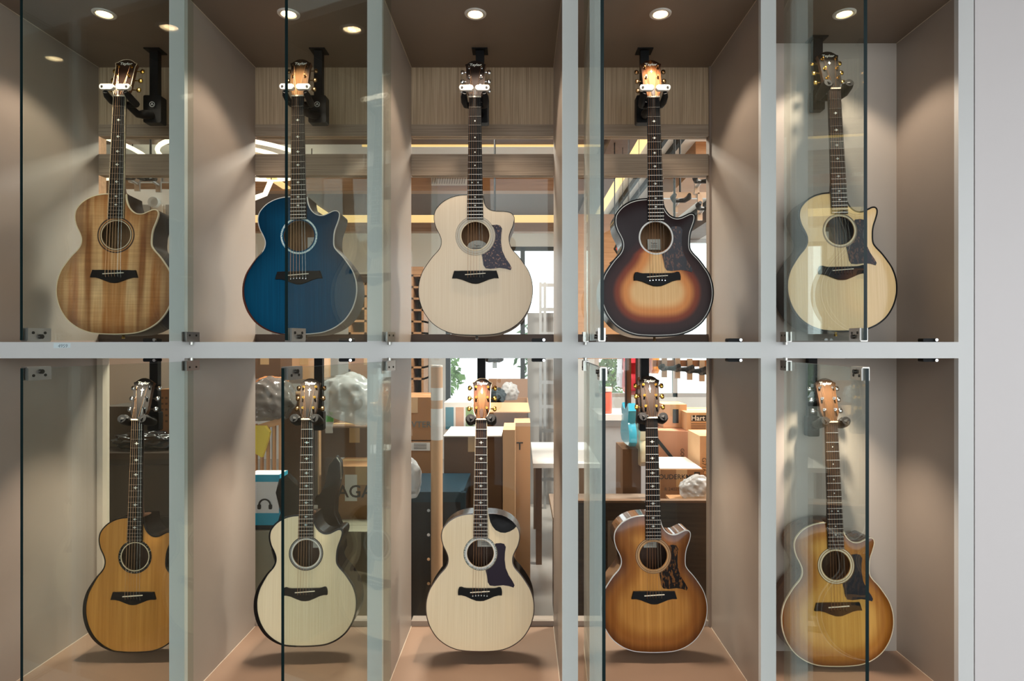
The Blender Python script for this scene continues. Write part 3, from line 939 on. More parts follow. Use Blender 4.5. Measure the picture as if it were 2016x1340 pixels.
K = (1, 1, 1, 1)
def C3(*c): return lin(c)
GUITARS = [
 dict(S=(-1.4644, 0.2161, 1.7504), N=(-1.4635, 0.2461, 2.3977), vs=0.219, yaw=2, sx=1.0, sy=1.0, horn='sharp',
      label='striped brown koa acoustic guitar hanging upper left', group='guitars in the upper row',
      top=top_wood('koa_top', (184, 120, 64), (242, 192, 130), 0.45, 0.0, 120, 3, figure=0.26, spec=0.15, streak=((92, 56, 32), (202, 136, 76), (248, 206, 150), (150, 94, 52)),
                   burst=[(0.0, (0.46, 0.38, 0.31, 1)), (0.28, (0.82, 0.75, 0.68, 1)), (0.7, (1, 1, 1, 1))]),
      side=grain('koa_side', (30, 18, 11), (52, 32, 20), (20, 60, 5), 0.45, 0.0, spec=0.1), binding=(0.0028, m_cream),
      rosette=[(0.0515, 0.054, m_cream), (0.0545, 0.0570, m_brown_b), (0.0615, 0.0660, m_brown_b)], head=top_wood('koa_head', (34, 22, 15), (54, 34, 23), 0.6, 0.0, spec=0.12),
      head_binding=m_cream, tuner=m_gold, inlay=('cross', m_pearl), board_binding=m_cream, truss=False, slip=(0.02, -0.004, 0.05, 0.045, False)),
 dict(S=(-0.7944, 0.2004, 1.7443), N=(-0.8089, 0.2304, 2.3914), vs=0.2135, yaw=0, sx=0.99, sy=0.975, horn='sharp',
      label='deep blue acoustic guitar in the upper row', group='guitars in the upper row',
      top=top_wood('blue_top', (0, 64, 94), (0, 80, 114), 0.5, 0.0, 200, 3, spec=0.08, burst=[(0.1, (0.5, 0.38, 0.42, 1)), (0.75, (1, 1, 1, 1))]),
      shade=lambda V, e: np.clip(e / 0.12, 0, 1) * 0.5 + 0.6 - V[:, 1] * 1.0,  # darker towards the edge and the upper bout
      side=grain('brown_bronze_side', (36, 27, 23), (60, 46, 38), (20, 60, 5), 0.4, 0.0, spec=0.15), binding=(0.0022, m_white_b), armrest=(plain('red_brown_bevel', (84, 34, 22), 0.3), 0.006),
      rosette=[(0.0600, 0.0660, m_pearlb)], hole=0.055, head=top_wood('brown_head', (84, 56, 30), (128, 88, 50), 0.6, 0.0, spec=0.12, burst=[(0.15, (0.08, 0.07, 0.06, 1)), (0.9, (1, 1, 1, 1))]),
      tuner=m_bronze, inlay=('cross', m_pearl), truss=False, pin=m_chrome, slip=(0.02, -0.008, 0.05, 0.05, False)),
 dict(S=(-0.1649, 0.2201, 1.7483), N=(-0.1688, 0.2501, 2.3956), vs=0.2195, yaw=0, sx=1.0, sy=1.0, horn='soft',
      label='pale spruce acoustic guitar with speckled dark pickguard and oval label', group='guitars in the upper row',
      top=top_wood('pale_spruce', (230, 206, 174), (244, 225, 198), 0.5, 0.0), side=grain('dark_rosewood_side', (40, 27, 22), (62, 43, 34), (20, 60, 5), 0.4, 0.0, spec=0.2),
      binding=(0.0013, m_ebony), rosette=[(0.0515, 0.0555, m_cream), (0.0555, 0.0562, m_ink), (0.0570, 0.0640, plain('grey_rosette', (196, 186, 168), 0.5)), (0.0645, 0.0652, m_ink), (0.0665, 0.0700, plain('grey_rosette', (196, 186, 168), 0.5)), (0.0712, 0.0718, m_ink)],
      pickguard=m_tort, head=top_wood('dark_head_a', (22, 16, 13), (38, 26, 20), 0.6, 0.0, spec=0.12), tuner=m_chrome, inlay=('dot', m_pearl), pin=m_ebony, slip=(0.0, -0.02, 0.078, 0.05, True)),
 dict(S=(0.4838, 0.1917, 1.7370), N=(0.4769, 0.2217, 2.3843), vs=0.2147, yaw=0, sx=0.98, sy=0.975, horn='sharp',
      label='dark purple-brown sunburst acoustic guitar with amber centre in the upper row', group='guitars in the upper row',
      top=top_wood('tobacco_burst', (232, 176, 112), (250, 206, 146), 0.3, 0.0, spec=0.2, burst=[(0.0, C3(34, 25, 44)), (0.25, C3(54, 32, 48)), (0.38, C3(136, 70, 44)), (0.56, C3(232, 186, 146)), (0.78, K)]),
      shade=lambda V, e: (e - np.clip(V[:, 1] - 0.30, 0, 1) * 1.0) / 0.16,
      side=plain('black_side', (16, 13, 14), 0.18, spec=0.3), binding=(0.0048, m_black_b), purfling=(0.0022, m_white_b),
      rosette=[(0.0565, 0.0620, m_white_b)], hole=0.055, bridge='wing', pickguard=m_tort_s,
      head=top_wood('burst_head_a', (140, 100, 60), (172, 130, 86), 0.6, 0.0, spec=0.12, burst=[(0.0, C3(60, 40, 30)), (0.5, C3(200, 160, 120)), (0.9, K)]),
      truss_mat=m_neck_d, tuner=m_bronze, inlay=('cross', m_pearl), head_inlay='cross', pin=m_chrome, slip=(0.015, -0.004, 0.048, 0.04, False)),
 dict(S=(1.1305, 0.1683, 1.7575), N=(1.1167, 0.1983, 2.4046), vs=0.218, yaw=0, sx=0.945, sy=0.972, horn='sharp',
      label='golden spruce acoustic guitar with black edge, upper bay next to the right wall', group='guitars in the upper row',
      top=top_wood('golden_spruce', (222, 186, 128), (242, 210, 156), 0.2, 0.3), side=plain('black_side', (16, 13, 14), 0.18, spec=0.3), binding=(0.0050, m_black_b),
      rosette=[(0.0525, 0.0565, m_cream), (0.0565, 0.0575, m_ink), (0.0590, 0.0610, m_brown_b)], bridge='wing', pickguard=m_tort_s,
      head=top_wood('black_head_a', (14, 12, 11), (24, 19, 16), 0.6, 0.0, spec=0.12), tuner=m_gold, inlay=('cross', m_pearl), head_inlay='cross', board=m_rose,
      inner=m_inside_dk, slip=(-0.012, 0.0, 0.05, 0.04, False)),
 dict(k=0.980, S=(-1.4404, 0.2881, 0.5629), N=(-1.4431, 0.3181, 1.2102), vs=0.211, yaw=0, sx=0.925, sy=0.972, horn='sharp',
      label='amber acoustic guitar with black edge at the lower left', group='guitars in the lower row',
      top=top_wood('amber_top', (178, 116, 44), (210, 148, 70), 0.4, 0.0, 60, 2.0), side=plain('black_side', (16, 13, 14), 0.18, spec=0.3), binding=(0.0040, m_black_b), armrest=(m_black_b, 0.013),
      rosette=[(0.0505, 0.0535, m_cream), (0.0540, 0.0625, speckle('black_pearl_rosette', (22, 20, 20), (190, 184, 160), size=300, thr=0.64))],
      inner=m_inside_dk, head=top_wood('black_head_b', (11, 10, 10), (18, 15, 14), 0.6, 0.0, spec=0.12), tuner=m_chrome, inlay=('long', m_pearl), head_inlay='long', slip=(0.028, 0.01, 0.03, 0.03, False)),
 dict(k=0.957, S=(-0.8181, 0.3352, 0.5590), N=(-0.8208, 0.3652, 1.2063), vs=0.209, yaw=2, sx=0.94, sy=0.968, horn='sharp',
      label='cream-topped acoustic guitar with black armrest edge and no pickguard in the lower row', group='guitars in the lower row',
      top=top_wood('cream_top', (228, 206, 162), (246, 228, 190), 0.4, 0.0), side=plain('black_side', (16, 13, 14), 0.18, spec=0.3), binding=(0.0055, m_black_b), purfling=(0.0012, m_cream), armrest=(m_black_b, 0.013),
      rosette=[(0.0520, 0.0570, m_white_b), (0.0575, 0.0600, m_black_b), (0.0600, 0.0610, m_white_b), (0.0610, 0.0645, m_black_b)], bridge='wing', inner=m_inside_dk,
      head=top_wood('dark_head_b', (18, 13, 10), (30, 22, 17), 0.6, 0.0, spec=0.12), tuner=m_gold, button=m_bronze, inlay=('long', m_pearlb), head_inlay='long', board_binding=m_brown_b, slip=(0.02, 0.012, 0.05, 0.04, False)),
 dict(k=0.957, S=(-0.1559, 0.3352, 0.5590), N=(-0.1527, 0.3652, 1.2063), vs=0.227, yaw=0, sx=1.0, sy=1.01, horn='none', scoop=True,
      label='pale acoustic guitar with black scooped cutaway and plum pickguard in the lower middle bay', group='guitars in the lower row',
      top=top_wood('pale_cream_top', (228, 202, 160), (244, 222, 186), 0.4, 0.0), side=plain('black_side', (16, 13, 14), 0.18, spec=0.3), binding=(0.0030, m_brown_b), purfling=(0.0012, m_cream),
      rosette=[(0.0525, 0.0580, m_white_b), (0.0580, 0.0590, m_black_b), (0.0590, 0.0625, speckle('abalone_ring', (90, 110, 108), (214, 214, 200), size=260, thr=0.5)), (0.0625, 0.0640, m_black_b)],
      bridge='wing', pickguard=m_plum, inner=m_inside_dk, board=m_rose,
      head=top_wood('burst_head_b', (56, 35, 17), (74, 48, 24), 0.6, 0.0, spec=0.12, burst=[(0.0, C3(70, 46, 34)), (0.5, C3(190, 150, 110)), (0.9, K)]), head_binding=m_cream, truss_mat=m_neck_d,
      tuner=m_gold, inlay=('long', m_pearl), head_inlay='flame', board_binding=m_cream, pin=m_white_b, slip=(0.012, 0.016, 0.06, 0.04, False)),
 dict(k=0.986, S=(0.4903, 0.2713, 0.5726), N=(0.4873, 0.3013, 1.2199), vs=0.212, yaw=0, sx=0.955, sy=0.975, horn='sharp',
      label='brown shaded-edge acoustic guitar with streaked brown pickguard in the lower row', group='guitars in the lower row',
      top=top_wood('brown_burst_top', (166, 106, 42), (202, 142, 70), 0.14, 0.2, 70, 2.0, burst=[(0.0, C3(130, 104, 76)), (0.2, C3(200, 178, 150)), (0.5, K)]),
      side=grain('gloss_brown_side', (60, 40, 28), (110, 74, 48), (20, 60, 5), 0.1, 1.0), binding=(0.0020, m_white_b),
      rosette=[(0.0525, 0.0580, plain('tan_rosette', (176, 136, 90), 0.4)), (0.0588, 0.0598, m_brown_b), (0.0605, 0.0640, plain('tan_rosette', (176, 136, 90), 0.4)), (0.0645, 0.0660, m_brown_b)],
      pickguard=m_zebra, inner=m_inside_dk, head=top_wood('dark_head_c', (17, 11, 8), (28, 19, 13), 0.6, 0.0, spec=0.12), tuner=m_gold, inlay=('long', m_pearl), head_inlay='diamond', truss=False, slip=(0.01, 0.02, 0.05, 0.04, False)),
 dict(S=(1.1228, 0.1817, 0.5683), N=(1.1131, 0.2117, 1.2155), vs=0.2126, yaw=0, sx=0.965, sy=0.985, horn='sharp',
      label='honey acoustic guitar with slate pickguard, lower bay next to the right wall', group='guitars in the lower row',
      top=top_wood('honey_top', (194, 138, 58), (222, 170, 86), 0.10, 0.4, 100, 2.0, burst=[(0.0, C3(140, 106, 66)), (0.18, C3(210, 184, 150)), (0.42, K)]),
      side=grain('honey_brown_side', (60, 38, 22), (98, 64, 36), (20, 60, 5), 0.2, 0.0), binding=(0.0026, m_cream),
      rosette=[(0.0520, 0.0575, m_cream), (0.0578, 0.0588, m_ink), (0.0600, 0.0640, m_cream), (0.0645, 0.0658, m_brown_b)], pickguard=m_slate, inner=m_inside_dk, board=m_rose,
      head=top_wood('koa_head_b', (44, 26, 12), (64, 40, 19), 0.6, 0.0, spec=0.12), tuner=m_chrome, inlay=('dot', m_pearl), truss=False, slip=(0.0, 0.02, 0, 0, False)),
]
G_OBJ = [build_guitar(c) for c in GUITARS]

# ------------------------------------------------------------------ guitar hangers
def hanger(N, sx_, sy_, ztop, zbot, gates, label):
    """black square-tube post fixed overhead, housing at its foot, arm and yoke holding the neck at N (the nut)"""
    h = empty('guitar_hanger', (sx_, sy_, ztop), label, 'guitar hanger', 'guitar hangers in the upper bays' if gates else 'guitar hangers in the lower bays')
    def L(x, y, z): return (x - sx_, y - sy_, z - ztop)
    zb = zbot - ztop
    MB().box(-0.030, 0.030, -0.028, 0.028, -0.004, 0.0).build('base_plate', m_black, h)
    MB().box(-0.016, 0.016, -0.012, 0.012, zb + 0.06, -0.004).build('post', m_black, h)
    if gates:
        hs = MB().rbox(-0.034, 0.034, -0.022, 0.016, zb, zb + 0.105, 0.006).build('housing', m_black, h)
        MB().annulus(0, zb + 0.07, 0.0085, 0.0105, -0.0226, -0.0218, 24).build('emblem_ring', m_print, hs)
        MB().prism([(-0.006, zb + 0.066), (-0.003, zb + 0.066), (0, zb + 0.071), (0.003, zb + 0.066), (0.006, zb + 0.066), (0.001, zb + 0.0755), (-0.001, zb + 0.0755)], -0.0226, -0.0218).build('emblem_peak', m_print, hs)
    else:
        MB().rbox(-0.022, 0.022, -0.016, 0.014, zb, zb + 0.075, 0.006).build('housing', m_black, h)
    n = Vector(L(*N))
    c = n + Vector((0, 0.050, -0.012))
    st_ = Vector((0, -0.018, zb + (0.03 if gates else 0.04)))
    low = Vector(((st_.x + c.x) / 2 - 0.01, (st_.y + c.y) / 2, zb + 0.02 if gates else (st_.z + c.z) / 2))
    MB().tube([st_, st_.lerp(low, 0.6), low, low.lerp(c, 0.6), c], [0.017, 0.017, 0.014, 0.012, 0.012], 10).build('arm', m_black, h, True)
    MB().tube([c + Vector((-0.036, -0.004, 0.0)), c + Vector((-0.02, 0.0, 0)), c + Vector((0.02, 0.0, 0)), c + Vector((0.036, -0.004, 0.0))], 0.0115, 10).build('yoke', m_black, h, True)
    for s in (-1, 1):
        b0 = c + Vector((s * 0.036, -0.004, 0.0))
        if gates:
            MB().tube([b0, b0 + Vector((s * 0.003, -0.024, 0.002)), b0 + Vector((s * 0.003, -0.052, 0.012)), b0 + Vector((0, -0.066, 0.020))], [0.012, 0.0125, 0.0115, 0.008], 10).build('prong', m_rubber, h, True)
            x0, x1 = (0.0035, 0.055)
            cx = [s * 0.0065, s * 0.047]
            z0 = n.z + 0.013; z1 = n.z + 0.036
            poly = []
            r = 0.0105
            for k in range(9):
                a = R(90 + 180 * k / 8) if s > 0 else R(-90 + 180 * k / 8)
                ax = cx[0] if s > 0 else cx[0]
                poly.append((n.x + ax + s * 0.006 + 0.9 * r * math.cos(a), (z0 + z1) / 2 + r * math.sin(a)))
            for k in range(9):
                a = R(-90 + 180 * k / 8) if s > 0 else R(90 + 180 * k / 8)
                poly.append((n.x + cx[1] + 0.8 * r * math.cos(a), (z0 + z1) / 2 + r * math.sin(a)))
            gt = MB().prism(poly, n.y - 0.026, n.y - 0.012, bev=0.002).build('gate', m_white_pl, h, True)
            MB().cyl((n.x + s * 0.044, n.y - 0.0255, (z0 + z1) / 2), (n.x + s * 0.044, n.y - 0.0272, (z0 + z1) / 2), 0.0042, n=12).build('gate_screw', m_ink, gt)
        else:
            MB().tube([b0, b0 + Vector((s * 0.004, -0.03, 0.004)), b0 + Vector((s * 0.002, -0.058, 0.016)), b0 + Vector((s * 0.001, -0.074, 0.022))], [0.013, 0.016, 0.019, 0.015], 12).build('prong', m_rubber, h, True)
            MB().tube([n + Vector((s * 0.040, -0.025, 0.006)), n + Vector((s * 0.018, -0.016, 0.010))], [0.009, 0.0055], 8).build('gate', m_rubber, h, True)
    return h
HANG = [(-1.415, 0.39, 'koa guitar'), (-0.782, 0.39, 'blue guitar'), (-0.159, 0.39, 'pale guitar with oval label'), (0.476, 0.39, 'dark sunburst guitar'), (1.099, 0.295, 'natural guitar by the right wall'),
        (-1.445, 0.44, 'amber guitar'), (-0.803, 0.455, 'cream guitar without pickguard'), (-0.158, 0.46, 'pale guitar with scooped cutaway'), (0.485, 0.43, 'brown guitar with streaked pickguard'), (1.079, 0.295, 'honey guitar by the right wall')]
for i, (x, y, nm) in enumerate(HANG):
    N = tuple(Vector((0, -2.0, 1.5)) + (Vector(GUITARS[i]['N']) - Vector((0, -2.0, 1.5))) * GUITARS[i].get('k', 1.0))
    if i < 5:
        hanger(N, x, y, ZT, 2.345 if i < 4 else 2.36, i != 4, 'black ceiling-mounted hanger with white gates holding the ' + nm if i != 4 else 'black ceiling-mounted hanger with black gates holding the ' + nm)
    else:
        hanger(N, x, y, ZS0, 1.155, False, 'black hanger under the shelf holding the ' + nm)
# ------------------------------------------------------------------ ground, added light blockers in front, storeroom shell
m_floor = plain('grey_floor_tile', (178, 174, 168), 0.35, var=0.06, scale=3)
m_pave = plain('grey_paving', (128, 122, 116), 0.7, var=0.08, scale=5)
m_wall = plain('white_wall_paint', (228, 228, 226), 0.6, var=0.02, scale=4)
m_soffit = plain('pale_soffit', (205, 196, 184), 0.6, var=0.02, scale=4)
m_sky_blocker = plain('dark_sky_blocker', (98, 86, 76), 0.6)
m_wall_blocker = plain('taupe_light_blocker', (90, 80, 72), 0.6)
m_woodw = grain('light_wood_cladding', (150, 110, 76), (182, 140, 102), (3, 60, 60), 0.5)
m_woodd = grain('dark_wood_slat', (84, 64, 52), (112, 88, 72), (3, 80, 80), 0.5)
m_alu = plain('aluminium', (186, 188, 190), 0.35, 1.0)
m_wframe = plain('black_window_frame', (30, 32, 34), 0.4)
FY = 6.0
structure('floor', MB().box(-6.5, 3.5, 0.0, FY + 0.15, -0.05, 0.0), m_floor)
structure('ground', MB().box(-9, 9, -8.0, 0.0, -0.05, 0.0), m_pave)
structure('ground', MB().box(-20, 20, FY + 0.15, 30.0, -0.25, -0.05), plain('pale_concrete', (226, 226, 222), 0.8))
structure('wall_facade', MB().box(-9, 9, 0.0, 0.55, 2.86, 3.2).box(-9, -1.785, 0.0, 0.55, 0, 2.86).box(2.9, 9, 0, 0.55, 0, 2.86), m_wallp)
structure('ceiling_sky_blocker', MB().box(-9, 9, -3.3, 0.0, 3.2, 3.3), m_sky_blocker)  # unseen canopy added to cut the sky light from above
structure('wall_light_blocker', MB().box(-2.75, -2.6, -5.0, 0.0, 0.0, 3.2), m_wall_blocker)  # unseen wall added at left to block daylight from that side
structure('ceiling', MB().box(-6.5, 3.5, 0.56, FY + 0.15, 3.0, 3.1), m_wall)
structure('wall_left', MB().box(-6.5, -6.35, 0.56, FY, 0, 3.0), m_wall)
structure('wall_front', MB().box(-6.35, -1.80, 0.58, 0.68, 0, 3.0).box(0.83, 3.35, 0.58, 0.66, 0, 3.0).box(-1.80, 0.83, 0.58, 0.66, 2.66, 3.0).box(-1.80, 0.83, 0.58, 0.66, 0, 0.30), m_woodw)
# far wall with window openings (x0, x1, z0, z1)
OPEN = [(-0.98, 0.62, 0.72, 2.75), (0.95, 3.05, 0.80, 2.85)]
mb = MB()
xs = [-6.35, -0.98, 0.62, 0.95, 3.05, 3.35]
mb.box(xs[0], xs[1], FY, FY + 0.15, 0, 3.0).box(xs[2], xs[3], FY, FY + 0.15, 0, 3.0).box(xs[4], xs[5], FY, FY + 0.15, 0, 3.0)
for x0, x1, z0, z1 in OPEN:
    mb.box(x0, x1, FY, FY + 0.15, 0, z0).box(x0, x1, FY, FY + 0.15, z1, 3.0)
structure('wall_back', mb, m_wall)
MUL = [(0.17, 0.23), (-0.03, 0.03)]
for i, (x0, x1, z0, z1) in enumerate(OPEN):
    wn = empty('window_%d' % (i + 1), ((x0 + x1) / 2, FY + 0.05, z0))
    tag(wn, kind='structure')
    hw_, hh = (x1 - x0) / 2, z1 - z0
    for a, b, c, d in ((-hw_, -hw_ + 0.06, 0, hh), (hw_ - 0.06, hw_, 0, hh), (-hw_, hw_, 0, 0.05), (-hw_, hw_, hh - 0.05, hh), (*MUL[i], 0, hh)):
        MB().box(a, b, -0.03, 0.03, c, d).build('window_frame', m_wframe if i == 0 else m_alu, wn)
    for a, b in ((-hw_ + 0.06, MUL[i][0]), (MUL[i][1], hw_ - 0.06)):
        MB().box(a, b, -0.004, 0.004, 0.05, hh - 0.05).build('pane', m_glass_win, wn)
# right wall is mostly glazing too
mb = MB()
mb.box(3.35, 3.5, 0.66, FY, 0, 0.8).box(3.35, 3.5, 0.66, FY, 2.8, 3.0)
for y in (0.66, 2.4, 4.1, FY - 0.15):
    mb.box(3.35, 3.5, y, y + 0.15, 0.8, 2.8)
structure('wall_side', mb, m_wall)

# ceiling bulkhead with warm cove
def beam(name, x0, x1, y0, y1, z0, z1, mat, lab, cat='beam', group='ceiling beams'):
    return tag(MB().box(x0, x1, y0, y1, z0, z1).build(name, mat), kind='structure')
beam('trim_2', -4.6, 0.60, 3.60, 3.72, 2.88, 3.0, m_woodw, '')
beam('trim_3', -4.6, 0.60, 3.72, 4.80, 2.91, 3.0, m_woodd, '')
beam('trim_4', -4.6, 0.60, 4.98, 5.10, 2.76, 2.86, m_woodw, '')
beam('trim_5', -4.6, 0.60, 2.20, 2.45, 2.93, 3.0, m_woodd, '')
beam('trim_6', 0.60, 0.78, 1.2, FY, 2.86, 3.0, m_woodd, '')
beam('trim_7', 1.30, 1.62, 2.6, FY, 2.80, 3.0, m_woodw, '')
beam('trim_8', 2.05, 2.30, 2.2, FY, 2.84, 3.0, m_woodd, '')
def led(label, *bx):
    return tag(MB().box(*bx).build('led_strip', m_led), label, 'led strip', 'warm cove lights')
led('long warm cove light strip across the storeroom ceiling', -4.6, 0.60, 5.10, 5.13, 2.82, 2.97)
led('warm light strip running back along the ceiling behind the blue guitar', -2.16, -2.08, 2.5, 5.0, 2.895, 2.905)
led('warm light strip running back along the ceiling behind the dark sunburst guitar', 0.80, 0.90, 1.4, 5.6, 2.93, 2.95)
led('thin warm light strip across the ceiling behind the pale upper guitar', -1.15, 0.58, 2.46, 2.475, 2.92, 2.945)
for x in (1.02, 1.14, 1.95):
    tag(MB().box(x, x + 0.03, 1.0, FY, 2.95, 3.0).build('lighting_track', m_black), {1.02: 'left one of the two close black lighting tracks on the white ceiling', 1.14: 'right one of the two close black lighting tracks on the white ceiling', 1.95: 'single black lighting track near the right side of the white ceiling'}[x], 'track', 'lighting tracks')
# ring lamps
for (x, y, r, lab) in ((-3.62, 2.45, 0.82, 'large glowing ring lamp on the ceiling behind the koa guitar'), (-2.16, 2.75, 0.55, 'outer glowing ring lamp on the ceiling behind the blue guitar'), (-2.16, 2.75, 0.36, 'inner glowing ring lamp nested in the larger ring')):
    rl = empty('ring_lamp', (x, y, 2.93), lab, 'ring lamp', 'ceiling ring lamps')
    pts = [(r * math.cos(2 * math.pi * k / 48), r * math.sin(2 * math.pi * k / 48), -0.03) for k in range(48)]
    MB().tube(pts, 0.016, 8, closed=True).build('light_tube', m_ledw, rl, True)
    for k in range(3):
        a = 2 * math.pi * k / 3
        MB().cyl((r * math.cos(a), r * math.sin(a), -0.03), (r * math.cos(a), r * math.sin(a), 0.065), 0.004, n=6).build('stay', m_black, rl)
zl = empty('angled_tube_lamp', (0, 0, 0), 'white angled tube lamp hanging behind the upper body of the blue guitar', 'tube lamp')
p1, p2, p3 = W(534, 354, 5.2), W(522, 382, 5.2), W(500, 390, 5.2)
MB().tube([p1, p2, p3], 0.022, 8).build('light_tube', m_ledw, zl, True)
MB().cyl(p1, (p1[0], p1[1], 3.0), 0.004, n=6).build('cord', m_black, zl)
MB().cyl(p3, (p3[0], p3[1], 3.0), 0.004, n=6).build('cord', m_black, zl)
# unseen flat ceiling panels, added to brighten the storeroom
for (x, y, lab) in ((-2.6, 1.6, 'added square fill light panel in the storeroom ceiling at left'), (-0.4, 1.5, 'added square fill light panel in the storeroom ceiling at the middle'), (1.9, 1.6, 'added square fill light panel in the storeroom ceiling at right')):
    pn = empty('added_fill_panel', (x, y, 3.0), lab, 'panel light', 'added storeroom fill panels')
    MB().box(-0.32, 0.32, -0.32, 0.32, -0.012, 0.0).build('frame', m_white_pl, pn)
    MB().box(-0.30, 0.30, -0.30, 0.30, -0.016, -0.012).build('diffuser', emit('fill_panel_diffuser', (255, 246, 232), 3.0), pn)
    ld = bpy.data.lights.new('fill_panel_glow', 'AREA'); ld.energy = 22 if x < -1 else (80 if x < 1 else 170); ld.size = 0.6; ld.color = (1.0, 0.94, 0.86)
    lo = bpy.data.objects.new('fill_panel_glow', ld); lo.location = (0, 0, -0.03); COL.objects.link(lo); lo.parent = pn

# air grille in the bulkhead behind the pale guitar
gr = empty('air_grille', W(884, 352, 5.55), 'white slatted air grille in the ceiling bulkhead behind the pale upper guitar', 'air grille')
MB().box(-0.16, 0.16, 0.0, 0.02, -0.055, 0.055).build('frame', m_soffit, gr)
for k in range(14):
    x = -0.145 + k * 0.0223
    MB().prism([(x - 0.012, -0.045), (x - 0.004, -0.045), (x + 0.012, 0.045), (x + 0.004, 0.045)], -0.006, 0.0).build('slat', m_taupe_dark, gr)

# ------------------------------------------------------------------ storeroom contents
m_card = plain('brown_cardboard', (156, 114, 74), 0.75, var=0.07, scale=8, bump=0.1)
m_card2 = plain('dull_cardboard', (104, 76, 52), 0.75, var=0.07, scale=8, bump=0.1)
m_card3 = plain('pale_cardboard', (206, 166, 126), 0.75, var=0.06, scale=8, bump=0.1)
m_cardin = plain('cardboard_inside', (112, 82, 58), 0.8, var=0.06, scale=8)
m_tape = plain('clear_packing_tape', (196, 164, 120), 0.25, var=0.03)
m_whitep = plain('white_card', (226, 226, 224), 0.6, var=0.03)
m_plast = plain('crumpled_white_plastic', (190, 194, 196), 0.16, var=0.22, scale=16, bump=0.9, alpha=0.62)
m_plastg = plain('crumpled_grey_plastic', (110, 106, 102), 0.16, var=0.3, scale=14, bump=0.9, alpha=0.75)
m_cyan = plain('cyan_print', (40, 158, 188), 0.45)
m_blued = plain('dark_teal_board', (12, 46, 60), 0.4)

def carton(name, px0, px1, py0, py1, depth, dpt, mat, label, group='cardboard boxes in the storeroom', bottom=None, open_top=False, rz=0.0, tape=True, cat='box'):
    """carton whose front face covers this part of the view; flaps, tape seam"""
    x0, y, z1 = W(px0, py0, depth)
    x1, _, z0 = W(px1, py1, depth)
    if bottom is not None: z0 = bottom
    cx = (x0 + x1) / 2; hw_ = (x1 - x0) / 2; h = z1 - z0
    c = empty(name, (cx, y + dpt / 2, z0), label, cat, group, R(rz))
    t = 0.006; d2 = dpt / 2
    if open_top:
        mb = MB()
        mb.box(-hw_, hw_, -d2, -d2 + t, 0, h).box(-hw_, hw_, d2 - t, d2, 0, h).box(-hw_, -hw_ + t, -d2, d2, 0, h).box(hw_ - t, hw_, -d2, d2, 0, h).box(-hw_, hw_, -d2, d2, 0, t)
        mb.build('body', mat, c)
        f = min(d2, 0.13)
        MB().add([(-hw_, -d2, h), (hw_, -d2, h), (hw_ + 0.01, -d2 - f, h - f * 0.35), (-hw_ - 0.01, -d2 - f, h - f * 0.35),
                  (-hw_, -d2, h - t), (hw_, -d2, h - t), (hw_ + 0.01, -d2 - f, h - t - f * 0.35), (-hw_ - 0.01, -d2 - f, h - t - f * 0.35)],
                 [(0, 1, 2, 3), (7, 6, 5, 4), (0, 4, 5, 1), (1, 5, 6, 2), (2, 6, 7, 3), (3, 7, 4, 0)]).build('flap', m_card3, c)
        MB().add([(-hw_, d2, h), (hw_, d2, h), (hw_, d2 + f * 0.4, h + f), (-hw_, d2 + f * 0.4, h + f), (-hw_, d2 + t, h), (hw_, d2 + t, h), (hw_, d2 + t + f * 0.4, h + f), (-hw_, d2 + t + f * 0.4, h + f)],
                 [(0, 1, 2, 3), (7, 6, 5, 4), (0, 4, 5, 1), (1, 5, 6, 2), (2, 6, 7, 3), (3, 7, 4, 0)]).build('flap', m_cardin, c)
    else:
        MB().box(-hw_, hw_, -d2, d2, 0, h - t).build('body', mat, c)
        for a, b in ((-d2, -0.0015), (0.0015, d2)):
            MB().box(-hw_, hw_, a, b, h - t, h).build('flap', mat, c)
        if tape:
            w_ = 0.028
            MB().box(-hw_ * 1.0, hw_ * 1.0, -w_, w_, h, h + 0.0006).build('tape', m_tape, c)
            MB().box(-w_, w_, -d2 - 0.0006, -d2, h - min(0.09, h * 0.5), h).build('tape', m_tape, c)
    return c, hw_, d2, h

def blob(name, px, py, depth, rx, ry, rz, mat, label, cat, group=None, seed=1, amp=0.22, flat=False):
    """crumpled bag"""
    bm = bmesh.new()
    bmesh.ops.create_icosphere(bm, subdivisions=5, radius=1.0)
    rnd = random.Random(seed)
    waves = [(Vector((rnd.uniform(-1, 1), rnd.uniform(-1, 1), rnd.uniform(-1, 1))).normalized() * (q_ := rnd.uniform(2, 10)), rnd.uniform(0, 6.3), 2.2 / (q_ ** 0.75)) for _ in range(26)]
    for v in bm.verts:
        s = sum(a * (0.6 - abs(math.sin(v.co.dot(k) + p))) for k, p, a in waves) / 4
        v.co *= 1 + amp * s
        v.co.x *= rx; v.co.y *= ry; v.co.z *= rz
        if v.co.z < -0.72 * rz: v.co.z = -0.72 * rz
    me = bpy.data.meshes.new(name)
    bm.to_mesh(me); bm.free()
    me.materials.append(mat)
    if not flat:
        me.polygons.foreach_set('use_smooth', [True] * len(me.polygons))
    o = link(name, me)
    o.location = W(px, py, depth)
    return tag(o, label, cat, group)

